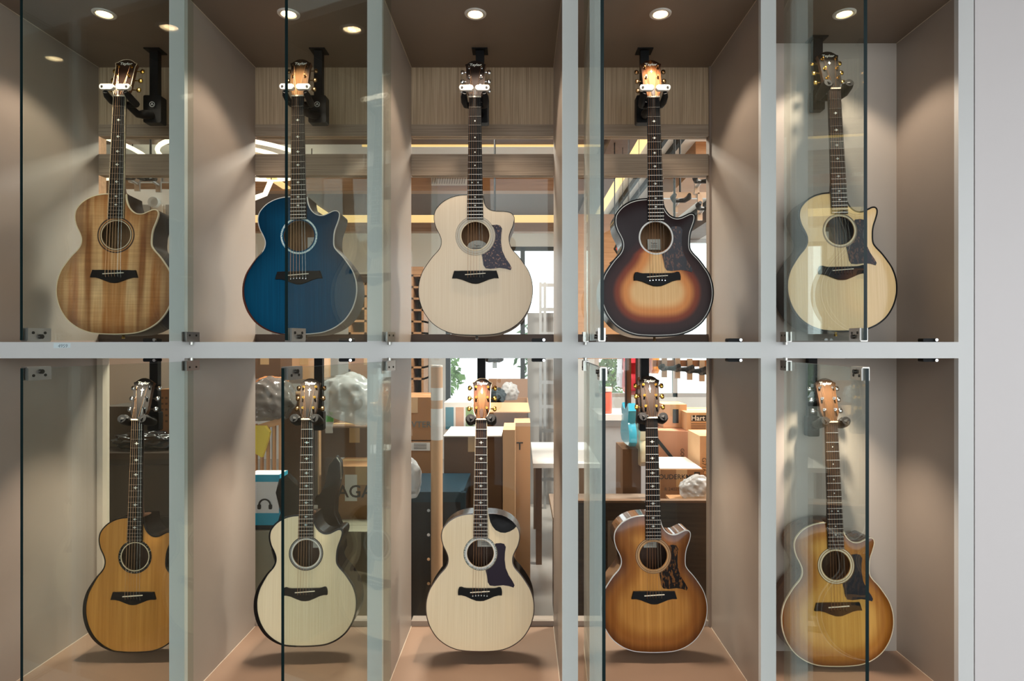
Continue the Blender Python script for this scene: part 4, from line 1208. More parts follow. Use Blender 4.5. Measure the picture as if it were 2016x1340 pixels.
# ---- behind the lower middle bay
c, hw_, d2, h = carton('cardboard_box', 776, 850, 782, 866, 3.60, 0.36, m_card, 'upper of two stacked brown boxes left of the cardboard tube', tape=True)
put_text('box_print', 'VTER', 0.035, (hw_ * 0.45, -d2 - 0.001, h * 0.36), plain('grey_blue_print', (92, 104, 104), 0.7), c, bold=0.01)
c, hw_, d2, h = carton('cardboard_box', 776, 850, 868, 914, 3.60, 0.36, m_card, 'lower of two stacked brown boxes with white address label left of the cardboard tube', bottom=0.0, tape=False)
MB().box(-0.01, hw_ - 0.01, -d2 - 0.001, -d2, h - 0.055, h - 0.008).build('address_label', m_whitep, c)
for k in range(4):
    MB().box(0.005, hw_ - 0.03, -d2 - 0.0015, -d2 - 0.001, h - 0.018 - k * 0.009, h - 0.015 - k * 0.009).build('label_line', m_ink, c)
tb = empty('cardboard_tube', (W(860, 720, 2.98)[0], 0.98, 0), 'tall tan cardboard tube standing behind the lower middle bay', 'tube')
zt = W(860, 722, 2.98)[2]
MB().cyl((0, 0, 0), (0, 0, zt), 0.028, n=20).build('tube_wall', m_card3, tb, True)
MB().cyl((0, 0, zt - 0.16), (0, 0, zt - 0.10), 0.0285, n=20).build('printed_band', m_whitep, tb, True)
MB().cyl((0, 0, zt - 0.35), (0, 0, zt - 0.20), 0.0285, n=20).build('shipping_label', m_whitep, tb, True)
MB().cyl((0, 0, zt), (0, 0, zt + 0.008), 0.0285, n=20).build('end_cap', m_white_pl, tb)
# black flight case with teal lid edge
x0, y0, z1 = W(800, 968, 3.05); x1 = W(912, 968, 3.05)[0]
fc = empty('flight_case', ((x0 + x1) / 2, y0 + 0.22, 0), 'black flight case with teal lid and metal rivets behind the lower middle bay', 'case')
hw_ = (x1 - x0) / 2
MB().box(-hw_, hw_, -0.22, 0.22, 0.0, z1 - 0.05).build('body', plain('case_black', (16, 18, 22), 0.35), fc)
MB().box(-hw_, hw_, -0.22, 0.22, z1 - 0.05, z1).build('lid', m_blued, fc)
for s in (-1, 1):
    MB().box(s * hw_ - 0.012, s * hw_ + 0.012, -0.232, -0.208, 0, z1).build('edge_rail', m_blued, fc)
MB().box(-0.012, 0.012, -0.228, -0.22, 0, z1 - 0.05).build('edge_rail', m_blued, fc)
for s in (-0.03, 0.03):
    for k in range(6):
        z = z1 - 0.09 - k * 0.12
        MB().cyl((s, -0.22, z), (s, -0.226, z), 0.008, n=10).build('rivet', m_chrome, fc)
blob('white_sack', 806, 945, 3.0, 0.06, 0.07, 0.11, m_plast, 'small white sack at the left edge of the lower middle bay view', 'sack', seed=5, amp=0.12)
c, hw_, d2, h = carton('cardboard_box', 874, 988, 858, 1000, 3.52, 0.34, m_card2, 'large dull brown box behind the neck of the scooped guitar', bottom=0.0)
MB().box(-hw_, hw_, -d2 - 0.03, d2 + 0.02, h, h + 0.006).build('loose_lid', m_whitep, c)
c, hw_, d2, h = carton('cardboard_box', 990, 1014, 846, 1000, 3.32, 0.30, m_card3, 'tall narrow pale box standing right of the large brown box', bottom=0.0, tape=False)
c, hw_, d2, h = carton('cardboard_box', 1012, 1044, 832, 1000, 3.66, 0.24, m_card3, 'tall pale box with black mark at right of the lower middle view', bottom=0.0, tape=False)
put_text('box_print', 'T', 0.045, (-hw_ * 0.3, -d2 - 0.001, h - 0.14), m_ink, c, bold=0.02)
c, hw_, d2, h = carton('cardboard_box', 955, 1040, 792, 832, 4.0, 0.36, m_card, 'open brown box with raised flap under the bright window', open_top=True, bottom=0.0)
blob('plastic_sack', 1004, 772, 4.15, 0.06, 0.06, 0.07, m_plast, 'grey-white plastic sack in the open box under the bright window', 'sack', seed=9)
blob('dark_cloth', 975, 780, 4.1, 0.07, 0.06, 0.06, plain('dark_teal_cloth', (28, 44, 52), 0.8), 'dark cloth bundle in the open box under the bright window', 'cloth', seed=11)
c, hw_, d2, h = carton('magazine_pile_box', 874, 938, 792, 856, 3.95, 0.3, m_whitep, 'white box of printed leaflets left of the scooped guitar head', tape=False, group='white boxes', bottom=0.0)
for k, cc in enumerate(((60, 120, 140), (196, 150, 120), (120, 150, 90))):
    MB().box(-hw_ * 0.9 + k * hw_ * 0.62, -hw_ * 0.9 + k * hw_ * 0.62 + hw_ * 0.5, -d2 - 0.002, -d2, h - 0.17, h - 0.03).build('printed_patch', plain('leaflet_%d' % k, cc, 0.5, var=0.3, scale=60), c)
# tables, floor things at right of the middle bay
tp = W(1036, 902, 4.6)
tbl = empty('white_table', (0.34, 2.6, 0), 'white-topped table behind the right edge of the lower middle bay', 'table')
MB().box(-0.26, 0.19, -0.45, 0.45, 0.66, 0.69).build('table_top', m_whitep, tbl)
for sx_ in (-0.22, 0.15):
    for sy_ in (-0.4, 0.4):
        MB().box(sx_ - 0.02, sx_ + 0.02, sy_ - 0.02, sy_ + 0.02, 0, 0.66).build('leg', m_card2, tbl)
dk = empty('desk', (0.38, 1.12, 0), 'dark brown desk with a wide front panel behind the dark sunburst side bays', 'desk')
MB().box(-0.20, 0.56, -0.03, 0.03, 0.0, 0.60).build('front_panel', grain('dark_desk_wood', (44, 32, 26), (66, 50, 40), (3, 60, 60), 0.4), dk)
MB().box(-0.22, 0.58, -0.04, 0.45, 0.60, 0.63).build('desk_top', m_taupe_dark, dk)
for x in (-0.18, 0.54):
    MB().box(x - 0.02, x + 0.02, 0.03, 0.43, 0, 0.60).build('side_panel', m_dark_frame, dk)
# metal rack
rk = empty('metal_rack', (0.275, 3.6, 0), 'aluminium ladder rack standing against the grey wall at the right of the middle bay', 'rack')
for x in (-0.10, -0.06, 0.10):
    MB().box(x - 0.012, x + 0.012, -0.012, 0.012, 0.0, 2.05).build('upright', m_alu, rk)
for k in range(9):
    MB().box(-0.10, 0.10, -0.010, 0.010, 0.25 + k * 0.22, 0.28 + k * 0.22).build('rung', m_alu, rk)
# grey wall section and wall hung hangers
structure('wall_pier', MB().box(0.06, 0.40, 3.75, 3.95, 0, 1.78), plain('grey_pier', (150, 148, 146), 0.6))

def wall_hanger(px, py, depth, label):
    h = empty('spare_hanger', W(px, py, depth), label, 'guitar hanger', 'empty guitar hangers in the storeroom')
    MB().box(-0.014, 0.014, -0.004, 0.008, -0.04, 0.12 if py > 410 and py < 430 else 0.075).build('plate', m_alu, h)
    if px == 974:
        MB().cyl((0, 0.004, 0.05), (0, 0.004, 3.0 - h.location.z), 0.006, n=8).build('drop_rod', m_black, h)
    MB().cyl((0, 0, 0), (0, -0.08, 0.012), 0.009, n=8).build('arm', m_alu, h)
    for s in (-1, 1):
        MB().tube([(0, -0.075, 0.012), (s * 0.03, -0.085, 0.012), (s * 0.045, -0.12, 0.02), (s * 0.040, -0.15, 0.03)], [0.011, 0.014, 0.016, 0.010], 8).build('prong', m_rubber, h, True)
    return h
for px, py, dp, lab in ((974, 712, 3.9, 'empty hanger in front of the bright window behind the scooped guitar head'),
                        (1308, 728, 3.345, 'first empty hanger from the brown guitar head in the row of four'), (1334, 730, 3.345, 'second empty hanger from the brown guitar head in the row of four'),
                        (1358, 733, 3.345, 'third empty hanger from the brown guitar head in the row of four'), (1382, 736, 3.345, 'last empty hanger of the row of four, by the bay edge'),
                        (1372, 368, 3.595, 'topmost empty hanger behind the dark sunburst guitar'), (1330, 405, 3.595, 'middle empty hanger right of the sunburst neck'), (1378, 420, 3.595, 'lowest empty hanger behind the sunburst horn'),
                        (270, 362, 3.445, 'left empty hanger behind the horn of the koa guitar'), (312, 364, 3.445, 'right empty hanger behind the horn of the koa guitar')):
    wall_hanger(px, py, dp, lab)
for (px0, px1, py, dp, lab) in ((1286, 1400, 716, 3.35, 'horizontal wooden hanger rail above the stacked boxes'), (1300, 1400, 384, 3.6, 'horizontal steel hanger rail behind the dark sunburst guitar'), (250, 335, 352, 3.45, 'horizontal steel hanger rail behind the koa guitar')):
    a = W(px0, py, dp); b = W(px1, py, dp)
    hr_ = empty('hanger_rail', (a[0], a[1], a[2]), lab, 'rail')
    ln = b[0] - a[0] + 0.3
    MB().box(0, ln, 0.008, 0.035, -0.015, 0.02).build('bar', m_woodw if py > 700 else m_alu, hr_)
    for q in (0.12, ln - 0.1):
        MB().cyl((q, 0.02, 0.02), (q, 0.02, 3.0 - a[2]), 0.006, n=8).build('drop_rod', m_black, hr_)

# ---- behind the lower bay of the brown guitar
def slim_guitar(px, py0, py1, depth, mat, label):
    """electric guitar hung sideways, seen by its edge"""
    x, y, z1 = W(px, py0, depth); z0 = W(px, py1, depth)[2]
    g = empty('electric_guitar', (x, y, z0), label, 'guitar', 'electric guitars hung edge-on in the storeroom')
    h = z1 - z0
    prof = [(-0.16, 0.05), (-0.12, 0.01), (0.0, 0.0), (0.12, 0.01), (0.16, 0.06), (0.15, 0.14), (0.11, 0.2), (0.13, 0.28), (0.10, 0.34), (0.05, 0.31), (0.0, 0.30), (-0.05, 0.32), (-0.10, 0.36), (-0.13, 0.30), (-0.11, 0.2), (-0.15, 0.14)]
    k = min(1.0, h / 0.36)
    mb = MB().prism([(u, v * k) for u, v in prof], -0.021, 0.021, bev=0.006)
    mb.v = [(yy, xx, zz) for xx, yy, zz in mb.v]
    mb.build('body', mat, g, True)
    MB().box(-0.012, 0.012, -0.028, 0.028, 0.28 * k, 0.30 * k + 0.42).build('neck', m_neck_m, g)
    MB().box(-0.016, -0.010, -0.026, 0.026, 0.26 * k, 0.30 * k + 0.42).build('fingerboard', m_rose, g)
    MB().box(-0.008, 0.010, -0.04, 0.04, 0.30 * k + 0.42, 0.30 * k + 0.58).build('headstock', mat, g)
    MB().cyl((0, 0, 0.30 * k + 0.57), (0, 0, 3.0 - z0), 0.002, n=5).build('hang_wire', m_black, g)
    for q in range(3):
        MB().cyl((0.0, -0.04, 0.30 * k + 0.45 + 0.045 * q), (0.0, -0.055, 0.30 * k + 0.45 + 0.045 * q), 0.007, n=8).build('tuner', m_chrome, g)
    return g
slim_guitar(1239, 700, 776, 3.9, plain('pink_red_lacquer', (206, 54, 70), 0.2, coat=0.6), 'red electric guitar hung edge-on left of the brown guitar head')
slim_guitar(1226, 690, 764, 4.3, plain('wine_red_lacquer', (96, 22, 28), 0.2, coat=0.6), 'wine-red electric guitar hung edge-on beside the red one')
slim_guitar(1237, 790, 874, 3.6, plain('sky_blue_lacquer', (60, 166, 196), 0.2, coat=0.6), 'sky-blue electric guitar hung edge-on left of the brown guitar neck')
slim_guitar(1281, 660, 735, 3.8, plain('orange_lacquer', (226, 152, 60), 0.2, coat=0.6), 'orange electric guitar hung edge-on above the brown guitar head')
slim_guitar(1258, 820, 912, 3.7, plain('cream_lacquer', (222, 206, 172), 0.25, coat=0.5), 'cream electric guitar hung edge-on beside the brown guitar neck')
cp = (0.587, 2.22, 1.02)
jug = empty('orange_canister', cp, 'orange see-through canister on the windowsill left of the sky-blue guitar', 'canister')
MB().lathe([(0.030, 0), (0.034, 0.01), (0.034, 0.14), (0.028, 0.15)], n=20).build('wall', plain('orange_plastic', (226, 92, 52), 0.25), jug, True)
MB().lathe([(0.036, 0.15), (0.036, 0.175), (0.03, 0.18)], n=20).build('lid', m_white_pl, jug, True)
sh = empty('white_counter', (1.07, 2.35, 0), 'white counter under the canister behind the brown guitar bay', 'counter')
MB().box(-0.55, 0.05, -0.20, 0.20, 0.98, 1.02).build('counter_top', m_whitep, sh)
MB().box(-0.53, 0.03, -0.18, 0.18, 0.0, 0.98).build('counter_body', plain('grey_counter', (176, 178, 182), 0.5), sh)
c, hw_, d2, h = carton('cardboard_box', 1226, 1262, 884, 990, 3.62, 0.26, m_card2, 'narrow brown box standing left of the loudspeaker box', bottom=0.0, tape=False)
c, hw_, d2, h = carton('cardboard_box', 1300, 1384, 924, 990, 3.15, 0.34, m_card, 'brown box printed with black product lettering behind the brown guitar neck', bottom=0.631)
put_text('box_print', 'LOUDERKMN', 0.024, (-hw_ * 0.28, -d2 - 0.001, h - 0.038), m_ink, c, bold=0.012)
put_text('box_print', 'R 24021M-TC', 0.016, (-hw_ * 0.2, -d2 - 0.001, h - 0.10), plain('grey_print', (96, 74, 54), 0.7), c, bold=0.006)
MB().box(hw_ - 0.045, hw_ - 0.015, -d2 - 0.001, -d2, h - 0.045, h - 0.012).build('printed_mark', m_ink, c)
MB().box(hw_ - 0.038, hw_ - 0.022, -d2 - 0.0015, -d2 - 0.0008, h - 0.038, h - 0.02).build('printed_mark', m_card, c)
MB().box(hw_ - 0.045, hw_ - 0.018, -d2 - 0.001, -d2, h - 0.08, h - 0.055).build('printed_mark', m_ink, c)
MB().box(-hw_ * 0.98, hw_ * 0.98, -d2 + 0.01, d2 - 0.01, h, h + 0.004).build('lid_sheet', m_whitep, c)
c, hw_, d2, h = carton('cardboard_box', 1296, 1380, 848, 930, 3.6, 0.40, plain('pinkish_cardboard', (206, 152, 122), 0.75, var=0.05, scale=8), 'pinkish box with a dark diagonal strap behind the lettered box', bottom=0.0, tape=False, rz=-12)
MB().prism([(-hw_ * 0.75, h - 0.06), (-hw_ * 0.75, h - 0.03), (hw_ * 0.3, h - 0.19), (hw_ * 0.3, h - 0.22)], -d2 - 0.004, -d2).build('strap', m_ink, c)
put_text('box_print', 'GOLD', 0.02, (hw_ * 0.45, -d2 - 0.001, h - 0.14), m_ink, c, roll=R(90))
c, hw_, d2, h = carton('cardboard_box', 1378, 1420, 858, 936, 3.3, 0.24, m_card3, 'pale box with sideways lettering at the bay edge behind the brown guitar', bottom=0.631, tape=False)
put_text('box_print', 'G716-0', 0.024, (-hw_ * 0.62, -d2 - 0.001, h * 0.55), plain('grey_print', (96, 74, 54), 0.7), c, roll=R(90), bold=0.006)
c, hw_, d2, h = carton('cardboard_box', 1306, 1352, 796, 840, 3.72, 0.2, m_card3, 'left small box with printed panel on top of the box pile', bottom=0.99)
MB().box(-hw_ * 0.2, hw_ * 0.3, -d2 - 0.001, -d2, h * 0.2, h * 0.8).build('printed_mark', m_ink, c)
c, hw_, d2, h = carton('cardboard_box', 1352, 1420, 812, 856, 3.6, 0.3, m_card3, 'right small box lettered in white on black on top of the box pile', bottom=0.99)
MB().box(-hw_ * 0.75, hw_ * 0.6, -d2 - 0.001, -d2, h * 0.52, h * 0.86).build('printed_mark', m_ink, c)
put_text('box_print', 'Hart', 0.03, (-hw_ * 0.35, -d2 - 0.002, h * 0.69), m_print, c, bold=0.01)
for k in range(3):
    MB().box(-hw_ * 0.75, hw_ * 0.1, -d2 - 0.001, -d2, h * (0.36 - 0.12 * k), h * (0.40 - 0.12 * k)).build('printed_mark', plain('grey_print', (96, 74, 54), 0.7), c)
blob('white_plastic_bag', 1372, 962, 2.99, 0.085, 0.06, 0.065, m_plast, 'crumpled white plastic bag in front of the lettered box', 'bag', seed=3, amp=0.22)
bd = W(1290, 985, 2.80)
lb_ = empty('packing_crate', (0.85, 0.99, 0), 'low pale crate under the crumpled white plastic bag', 'crate')
MB().box(-0.13, 0.13, -0.07, 0.06, 0.0, 0.74).build('body', m_card3, lb_)
MB().box(-0.135, 0.135, -0.075, 0.065, 0.74, 0.75).build('lid', m_card, lb_)
sb_ = empty('storage_bench', (0.50, 0.80, 0), 'dark brown bench front closing the lower part of the view behind the brown guitar', 'bench')
MB().box(-0.305, 0.46, -0.015, 0.015, 0.0, 0.78).build('front_panel', grain('bench_wood', (52, 42, 36), (74, 60, 50), (3, 60, 60), 0.35), sb_)
MB().box(-0.31, 0.46, -0.017, 0.02, 0.78, 0.79).build('top_board', m_card2, sb_)
MB().box(-0.11, -0.01, -0.017, -0.015, 0.2, 0.7).build('inset_panel', m_taupe_dark, sb_)

# ---- behind the lower bay of the cream guitar
ss = empty('steel_shelf', (-1.31, 2.14, 0), 'grey steel shelf carrying boxes high up behind the cream guitar', 'shelf')
for z in (0.45, 1.245):
    MB().box(-0.46, 0.46, -0.25, 0.27, z, z + 0.024).build('shelf_board', m_alu, ss)
for x in (-0.45, 0.45):
    for y in (-0.24, 0.26):
        MB().box(x - 0.012, x + 0.012, y - 0.012, y + 0.012, 0, 1.75).build('upright', m_alu, ss)
c, hw_, d2, h = carton('cardboard_box', 490, 552, 690, 744, 4.0, 0.4, m_card2, 'dark brown box high up at the left of the view behind the cream guitar', bottom=1.27)
blob('grey_plastic_bundle', 532, 790, 3.25, 0.13, 0.12, 0.13, m_plastg, 'grey bundle wrapped in shiny clear plastic above the slatted seat', 'bundle', seed=21, amp=0.2)
blob('orange_bundle', 535, 752, 3.5, 0.09, 0.08, 0.035, plain('orange_brown_cloth', (186, 120, 66), 0.7), 'flat orange-brown bundle lying above the plastic bundle', 'bundle', seed=23)
# slatted seat back
x0, y, z1 = W(500, 838, 3.2); x1 = W(556, 838, 3.2)[0]
z0 = W(500, 940, 3.2)[2]
sl = empty('slatted_bench', ((x0 + x1) / 2, y, 0), 'pale wooden slatted bench back at the left of the view behind the cream guitar', 'bench')
hw_ = (x1 - x0) / 2
MB().prism([(-hw_, z1 - 0.03), (hw_, z1 + 0.01), (hw_, z1 + 0.045), (-hw_, z1 + 0.0)], -0.015, 0.015).build('top_rail', m_card3, sl)
for k in range(5):
    x = -hw_ + 0.01 + k * (2 * hw_ - 0.02) / 4
    MB().box(x - 0.0065, x + 0.0065, -0.008, 0.008, z0, z1 + 0.01).build('slat', m_card3, sl)
MB().box(-hw_, hw_, -0.16, 0.02, z0 - 0.03, z0).build('seat', m_card, sl)
for x in (-hw_ + 0.015, hw_ - 0.015):
    MB().box(x - 0.015, x + 0.015, -0.012, 0.012, 0, z0 - 0.03).build('leg', m_card3, sl)
a = [W(*p, 3.16) for p in ((500, 838), (522, 838), (531, 850), (527, 866), (516, 900), (500, 890))]
tag(MB().prism([(p[0], p[2]) for p in a], 1.155, 1.182).build('yellow_cloth', plain('yellow_cloth', (226, 212, 96), 0.8, var=0.12, scale=14, bump=0.4)), 'yellow cloth hung over the slatted bench', 'cloth')
c, hw_, d2, h = carton('headphone_box', 488, 549, 934, 1044, 2.87, 0.10, m_whitep, 'white and cyan headphone box left of the cream guitar', tape=False, bottom=0.634, group='product boxes', cat='box')
MB().box(-hw_, hw_, -d2 - 0.001, -d2, h * 0.87, h).build('printed_band', m_cyan, c)
MB().box(-hw_, hw_, -d2 - 0.001, -d2, h * 0.08, h * 0.30).build('printed_band', m_cyan, c)
MB().box(-hw_, hw_, -d2 - 0.001, -d2, 0.0, h * 0.08).build('printed_band', m_ink, c)
MB().tube([(hw_ * 0.1 + 0.026 * math.cos(R(t)), -d2 - 0.003, h * 0.45 + 0.026 * math.sin(R(t))) for t in range(-10, 200, 15)], 0.004, 6).build('printed_headphones', m_ink, c)
MB().rbox(hw_ * 0.1 - 0.034, hw_ * 0.1 - 0.018, -d2 - 0.003, -d2, h * 0.37, h * 0.46, 0.005).build('printed_headphones', m_ink, c)
MB().rbox(hw_ * 0.1 + 0.018, hw_ * 0.1 + 0.034, -d2 - 0.003, -d2, h * 0.37, h * 0.46, 0.005).build('printed_headphones', m_ink, c)
MB().box(hw_, hw_ + 0.004, -d2, d2, 0, h).build('printed_band', m_cyan, c)
c, hw_, d2, h = carton('cardboard_box', 556, 640, 776, 930, 3.5, 0.3, m_card2, 'tall dull brown box behind the neck of the cream guitar', bottom=0.0)
c, hw_, d2, h = carton('cardboard_box', 636, 760, 842, 900, 3.3, 0.36, m_card2, 'wide brown taped box below the big plastic bag', bottom=None)
b = c.location
blob('clear_plastic_bag', 692, 788, 3.25, 0.17, 0.14, 0.14, m_plast, 'large crumpled clear plastic bag right of the cream guitar head', 'bag', seed=31, amp=0.16).rotation_euler = (0, R(14), 0)
c, hw_, d2, h = carton('cardboard_box', 652, 770, 918, 1028, 3.05, 0.34, m_card, 'brown box with big black lettering right of the cream guitar neck', bottom=0.25)
put_text('box_print', 'AGA', 0.060, (-0.030, -d2 - 0.001, 0.515), m_ink, c, bold=0.02)
MB().box(-0.08, -0.02, -d2 - 0.001, -d2, h - 0.17, h - 0.04).build('paper_label', m_whitep, c)
c, hw_, d2, h = carton('cardboard_box', 690, 760, 690, 745, 3.9, 0.3, m_card, 'brown box high up above the big plastic bag', bottom=1.27)
c, hw_, d2, h = carton('cardboard_box', 575, 622, 690, 736, 3.9, 0.3, m_card3, 'pale box high up above the cream guitar head', bottom=1.27)
tg = empty('hang_tag', W(647, 830, 3.285), 'green and white bottle-shaped tag right of the cream guitar neck', 'tag')
MB().cyl((0.004, 0, 0.05), (0.004, 0, 0.16), 0.0012, n=5).build('cord', m_black, tg)
MB().prism([(-0.016, -0.06), (0.022, -0.06), (0.02, -0.02), (0.026, 0.0), (-0.014, 0.0), (-0.018, -0.02)], -0.003, 0.003).build('white_half', m_whitep, tg)
MB().prism([(-0.014, 0.0), (0.026, 0.0), (0.026, 0.03), (0.016, 0.05), (-0.004, 0.05), (-0.014, 0.03)], -0.003, 0.003).build('green_half', plain('tag_green', (110, 190, 96), 0.5), tg)
pst = empty('wooden_post', (W(624, 900, 3.1)[0], 1.1, 0), 'pale wooden upright right of the cream guitar neck', 'post')
MB().box(-0.016, 0.016, -0.016, 0.016, 0, W(624, 838, 3.1)[2]).build('shaft', m_card3, pst)
MB().box(-0.03, 0.03, -0.03, 0.03, 0, 0.03).build('foot', m_card3, pst)
# solid black guitar shape put in for the dark reflection of the cream guitar
bx, by, bz = W(612, 1062, 2.72)
bg_ = empty('electric_guitar', (bx, by, bz - 0.13), 'black guitar shape standing in for the dark reflection of the cream guitar', 'guitar')
pr = [(-0.15, 0.02), (0.0, -0.02), (0.12, 0.02), (0.155, 0.10), (0.145, 0.18), (0.115, 0.25), (0.12, 0.34), (0.138, 0.42), (0.135, 0.475), (0.115, 0.50), (0.09, 0.47), (0.07, 0.38), (0.045, 0.33),
      (0.0, 0.32), (-0.03, 0.33), (-0.06, 0.38), (-0.10, 0.42), (-0.135, 0.40), (-0.15, 0.34), (-0.13, 0.25), (-0.15, 0.18), (-0.17, 0.09)]
MB().prism(pr, -0.02, 0.02, bev=0.008).build('body', m_black_gl, bg_, True)
MB().box(-0.027, 0.027, -0.03, 0.01, 0.30, 0.72).build('neck', m_neck_d, bg_)
MB().box(-0.04, 0.04, -0.026, -0.02, 0.10, 0.13).build('bridge', m_chrome, bg_)
for z in (0.18, 0.26):
    MB().box(-0.04, 0.04, -0.027, -0.02, z, z + 0.03).build('pickup', m_chrome, bg_)
gs = empty('guitar_stand', (bx, by, 0), 'low black stand under the black guitar shape of the reflection', 'stand')
MB().box(-0.09, 0.09, -0.045, -0.025, bz - 0.17, bz - 0.15).build('rest', m_black, gs)
MB().box(-0.09, 0.09, -0.03, 0.05, bz - 0.18, bz - 0.155).build('rest', m_black, gs)
for s_ in (-1, 1):
    MB().tube([(0, 0, bz - 0.17), (s_ * 0.11, 0.02, 0.01)], 0.009, 8).build('leg', m_black, gs)
MB().tube([(0, 0, bz - 0.17), (0, 0.10, 0.01)], 0.009, 8).build('leg', m_black, gs)
MB().tube([(0.136, -0.012, 0.40), (0.134, -0.014, 0.47), (0.118, -0.014, 0.495)], 0.003, 6).build('edge_trim', m_chrome, bg_)
c, hw_, d2, h = carton('pale_case', 496, 760, 1046, 1240, 2.84, 0.20, plain('grey_green_case', (142, 140, 122), 0.5), 'long grey-green case on the floor behind the cream guitar body', bottom=0.0, tape=False, group='cases', cat='case')

# ---- behind the left bays
db = empty('dark_cupboard', (-2.05, 1.10, 0), 'dark brown cupboard behind the amber guitar at the lower left', 'cupboard')
MB().box(-0.60, 0.55, -0.05, 0.30, 0.0, 0.93).build('body', plain('dark_cupboard_paint', (52, 46, 42), 0.5), db)
for x in (-0.58, -0.02):
    MB().box(x, x + 0.54, -0.066, -0.05, 0.03, 0.90).build('door', plain('dark_cupboard_door', (46, 40, 36), 0.45), db)
MB().box(-0.62, 0.57, -0.07, 0.32, 0.93, 0.96).build('top_board', m_dark_frame, db)
blob('black_plastic_bag', 285, 868, 3.13, 0.17, 0.06, 0.05, plain('black_plastic_film', (26, 26, 30), 0.2, coat=0.6, bump=0.5, scale=14), 'crumpled black plastic bag beside the amber guitar neck', 'bag', seed=41, amp=0.4)
c, hw_, d2, h = carton('cardboard_box', 314, 372, 766, 850, 3.2, 0.20, m_card, 'brown box with columns of small print right of the amber guitar head', bottom=0.961, tape=False)
for k in range(5):
    for q in range(2):
        MB().box(-hw_ + 0.008 + q * 0.022, -hw_ + 0.020 + q * 0.022, -d2 - 0.001, -d2, h - 0.05 - k * 0.03, h - 0.04 - k * 0.03).build('printed_mark', plain('grey_print', (96, 74, 54), 0.7), c)
c, hw_, d2, h = carton('grey_carton', 200, 312, 800, 866, 3.2, 0.20, plain('grey_board', (86, 80, 74), 0.6), 'grey-brown box left of the amber guitar head', tape=False, bottom=0.961)
hx, hy, hz = W(305, 1036, 2.72)
hd = empty('leaning_guitar_headstock', (hx, hy, hz), 'black guitar headstock with white signature leaning beside the amber guitar', 'guitar', rz=0)
MB().prism([(-0.05, -0.03), (0.0, -0.055), (0.07, -0.045), (0.09, 0.0), (0.085, 0.05), (0.03, 0.045), (-0.02, 0.055), (-0.045, 0.03)], -0.01, 0.01, bev=0.003).build('head', m_black_gl, hd)
put_text('signature', 'Jumbel', 0.018, (0.0, -0.011, 0.002), m_print, hd, roll=R(-16), shear=0.3, bold=0.004)
for k in range(3):
    MB().cyl((-0.02 + 0.035 * k, -0.010, -0.030), (-0.02 + 0.035 * k, -0.016, -0.030), 0.006, n=10).build('tuner', m_chrome, hd)
MB().tube([(0.0, 0, -0.05), (0.03, 0.02, -0.25), (0.06, 0.05, -hz + 0.01)], 0.022, 8).build('neck', m_neck_d, hd)
structure('wall_partition', MB().box(-2.9, -1.93, 1.60, 1.66, 0.0, 2.30), m_wall)
# white display panel with tools behind the koa guitar
wp = empty('white_display_panel', W(300, 420, 3.58), 'white display panel with small tags behind the horn of the koa guitar', 'panel')
MB().box(-0.16, 0.24, 0.0, 0.02, -0.35, 0.14).build('board', m_whitep, wp)
for k in range(4):
    MB().box(-0.13 + 0.07 * k, -0.08 + 0.07 * k, -0.006, 0.0, -0.05 - 0.02 * (k % 2), 0.05).build('tag', plain('grey_tag', (150, 150, 150), 0.5) if k % 2 else m_whitep, wp)
MB().cyl((0.02, -0.03, 0.06), (0.02, 0, 0.06), 0.03, n=20).build('dial', m_plast, wp)
# cubby shelves behind the blue guitar and the pale guitar
for (px0, px1, py0, dp, lab) in ((686, 780, 556, 5.2, 'brown cubby shelf unit seen right of the blue guitar'), (760, 834, 540, 5.6, 'wooden cubby shelf unit left of the pale upper guitar')):
    x0, y, z1 = W(px0, py0, dp); x1 = W(px1, py0, dp)[0]
    cu = empty('cubby_shelf', ((x0 + x1) / 2, y, 0), lab, 'shelf', 'cubby shelves')
    hw_ = (x1 - x0) / 2
    for x in (-hw_, -hw_ / 3, hw_ / 3, hw_ - 0.02):
        MB().box(x, x + 0.02, 0, 0.3, 0, z1).build('upright', m_woodw, cu)
    MB().box(-hw_, hw_, 0.28, 0.30, 0, z1).build('back_board', m_card2, cu)
    for k in range(10):
        z = z1 - 0.02 - k * 0.104
        MB().box(-hw_, hw_, 0, 0.3, z, z + 0.018).build('shelf', m_woodw, cu)
    MB().box(-hw_, hw_, -0.005, 0.3, z1, z1 + 0.07).build('top_fascia', m_dark_frame if px0 < 700 else m_woodw, cu)
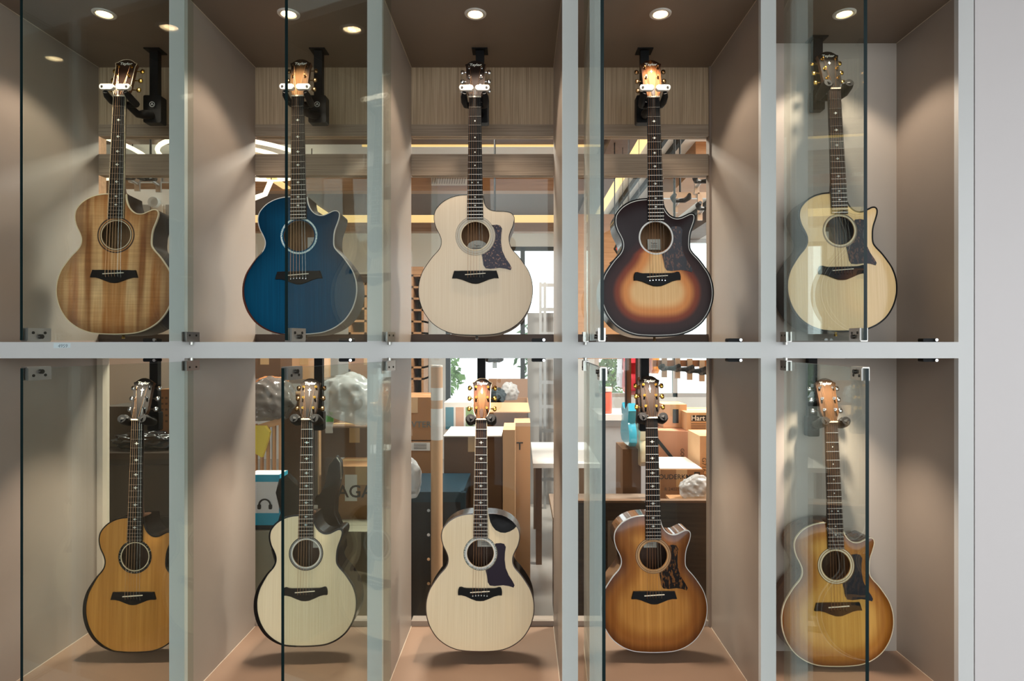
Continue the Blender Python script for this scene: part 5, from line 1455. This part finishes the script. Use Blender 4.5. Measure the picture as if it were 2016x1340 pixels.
# timber cladding and pendant things at left of the sunburst bay
structure('wall_clad', MB().box(0.42, 0.98, 3.85, 3.95, 1.35, 2.72), m_woodw)
rc = empty('cable_bundle', W(1210, 478, 4.2), 'red and black cable bundle hung left of the sunburst guitar waist', 'cable')
MB().cyl((0, 0, 0.03), (0, 0, 3.0 - rc.location.z), 0.004, n=6).build('cord', m_black, rc)
MB().tube([(0.0, 0, 0.03), (0.02, 0, 0.0), (0.0, 0, -0.04), (0.03, 0, -0.09), (-0.03, 0, -0.14), (0.02, 0, -0.12), (0.03, 0, -0.06)], 0.008, 6).build('cable', m_black, rc, True)
MB().tube([(0.02, -0.01, 0.05), (0.035, -0.01, 0.0), (0.015, -0.01, -0.05)], 0.009, 6).build('red_cable', plain('red_cable', (150, 36, 36), 0.4), rc, True)

# ---- planting outside the far windows
m_leaf = plain('leaf_green', (96, 132, 60), 0.5, var=0.4, scale=20)
m_leaf2 = plain('leaf_dark_green', (60, 92, 46), 0.5, var=0.4, scale=20)
m_bark = plain('bark', (92, 74, 58), 0.8)
def shrub(x, y, zc, r, n, mat, label, seed):
    rnd = random.Random(seed)
    s = empty('garden_shrub', (x, y, 0), label, 'shrub', 'shrubs outside the windows')
    mb = MB()
    for _ in range(n):
        d = Vector((rnd.gauss(0, 1), rnd.gauss(0, 1), rnd.gauss(0, 0.9)))
        d = d.normalized() * r * rnd.uniform(0.3, 1.0)
        c_ = d + Vector((0, 0, zc))
        a = Vector((rnd.uniform(-1, 1), rnd.uniform(-1, 1), rnd.uniform(-1, 1))).normalized()
        b_ = a.orthogonal().normalized()
        l = rnd.uniform(0.05, 0.11)
        mb.add([c_ - a * l, c_ + b_ * l * 0.4, c_ + a * l, c_ - b_ * l * 0.4], [(0, 1, 2, 3)])
    mb.build('foliage', mat, s)
    MB().cyl((0, 0, -0.06), (0, 0, zc), 0.03, 0.015, 8).build('stem', m_bark, s)
shrub(-1.35, 8.2, 1.0, 0.42, 420, m_leaf, 'bright green shrub outside the window left of the scooped guitar head', 1)
shrub(0.42, 9.6, 1.35, 0.6, 420, m_leaf2, 'dark green shrub outside behind the pale upper guitar', 2)
shrub(1.25, 8.4, 1.25, 0.75, 520, m_leaf2, 'large dark green shrub outside left of the red electric guitar', 3)
shrub(1.85, 10.5, 0.9, 0.6, 320, m_leaf, 'low green shrub outside at the right window', 4)
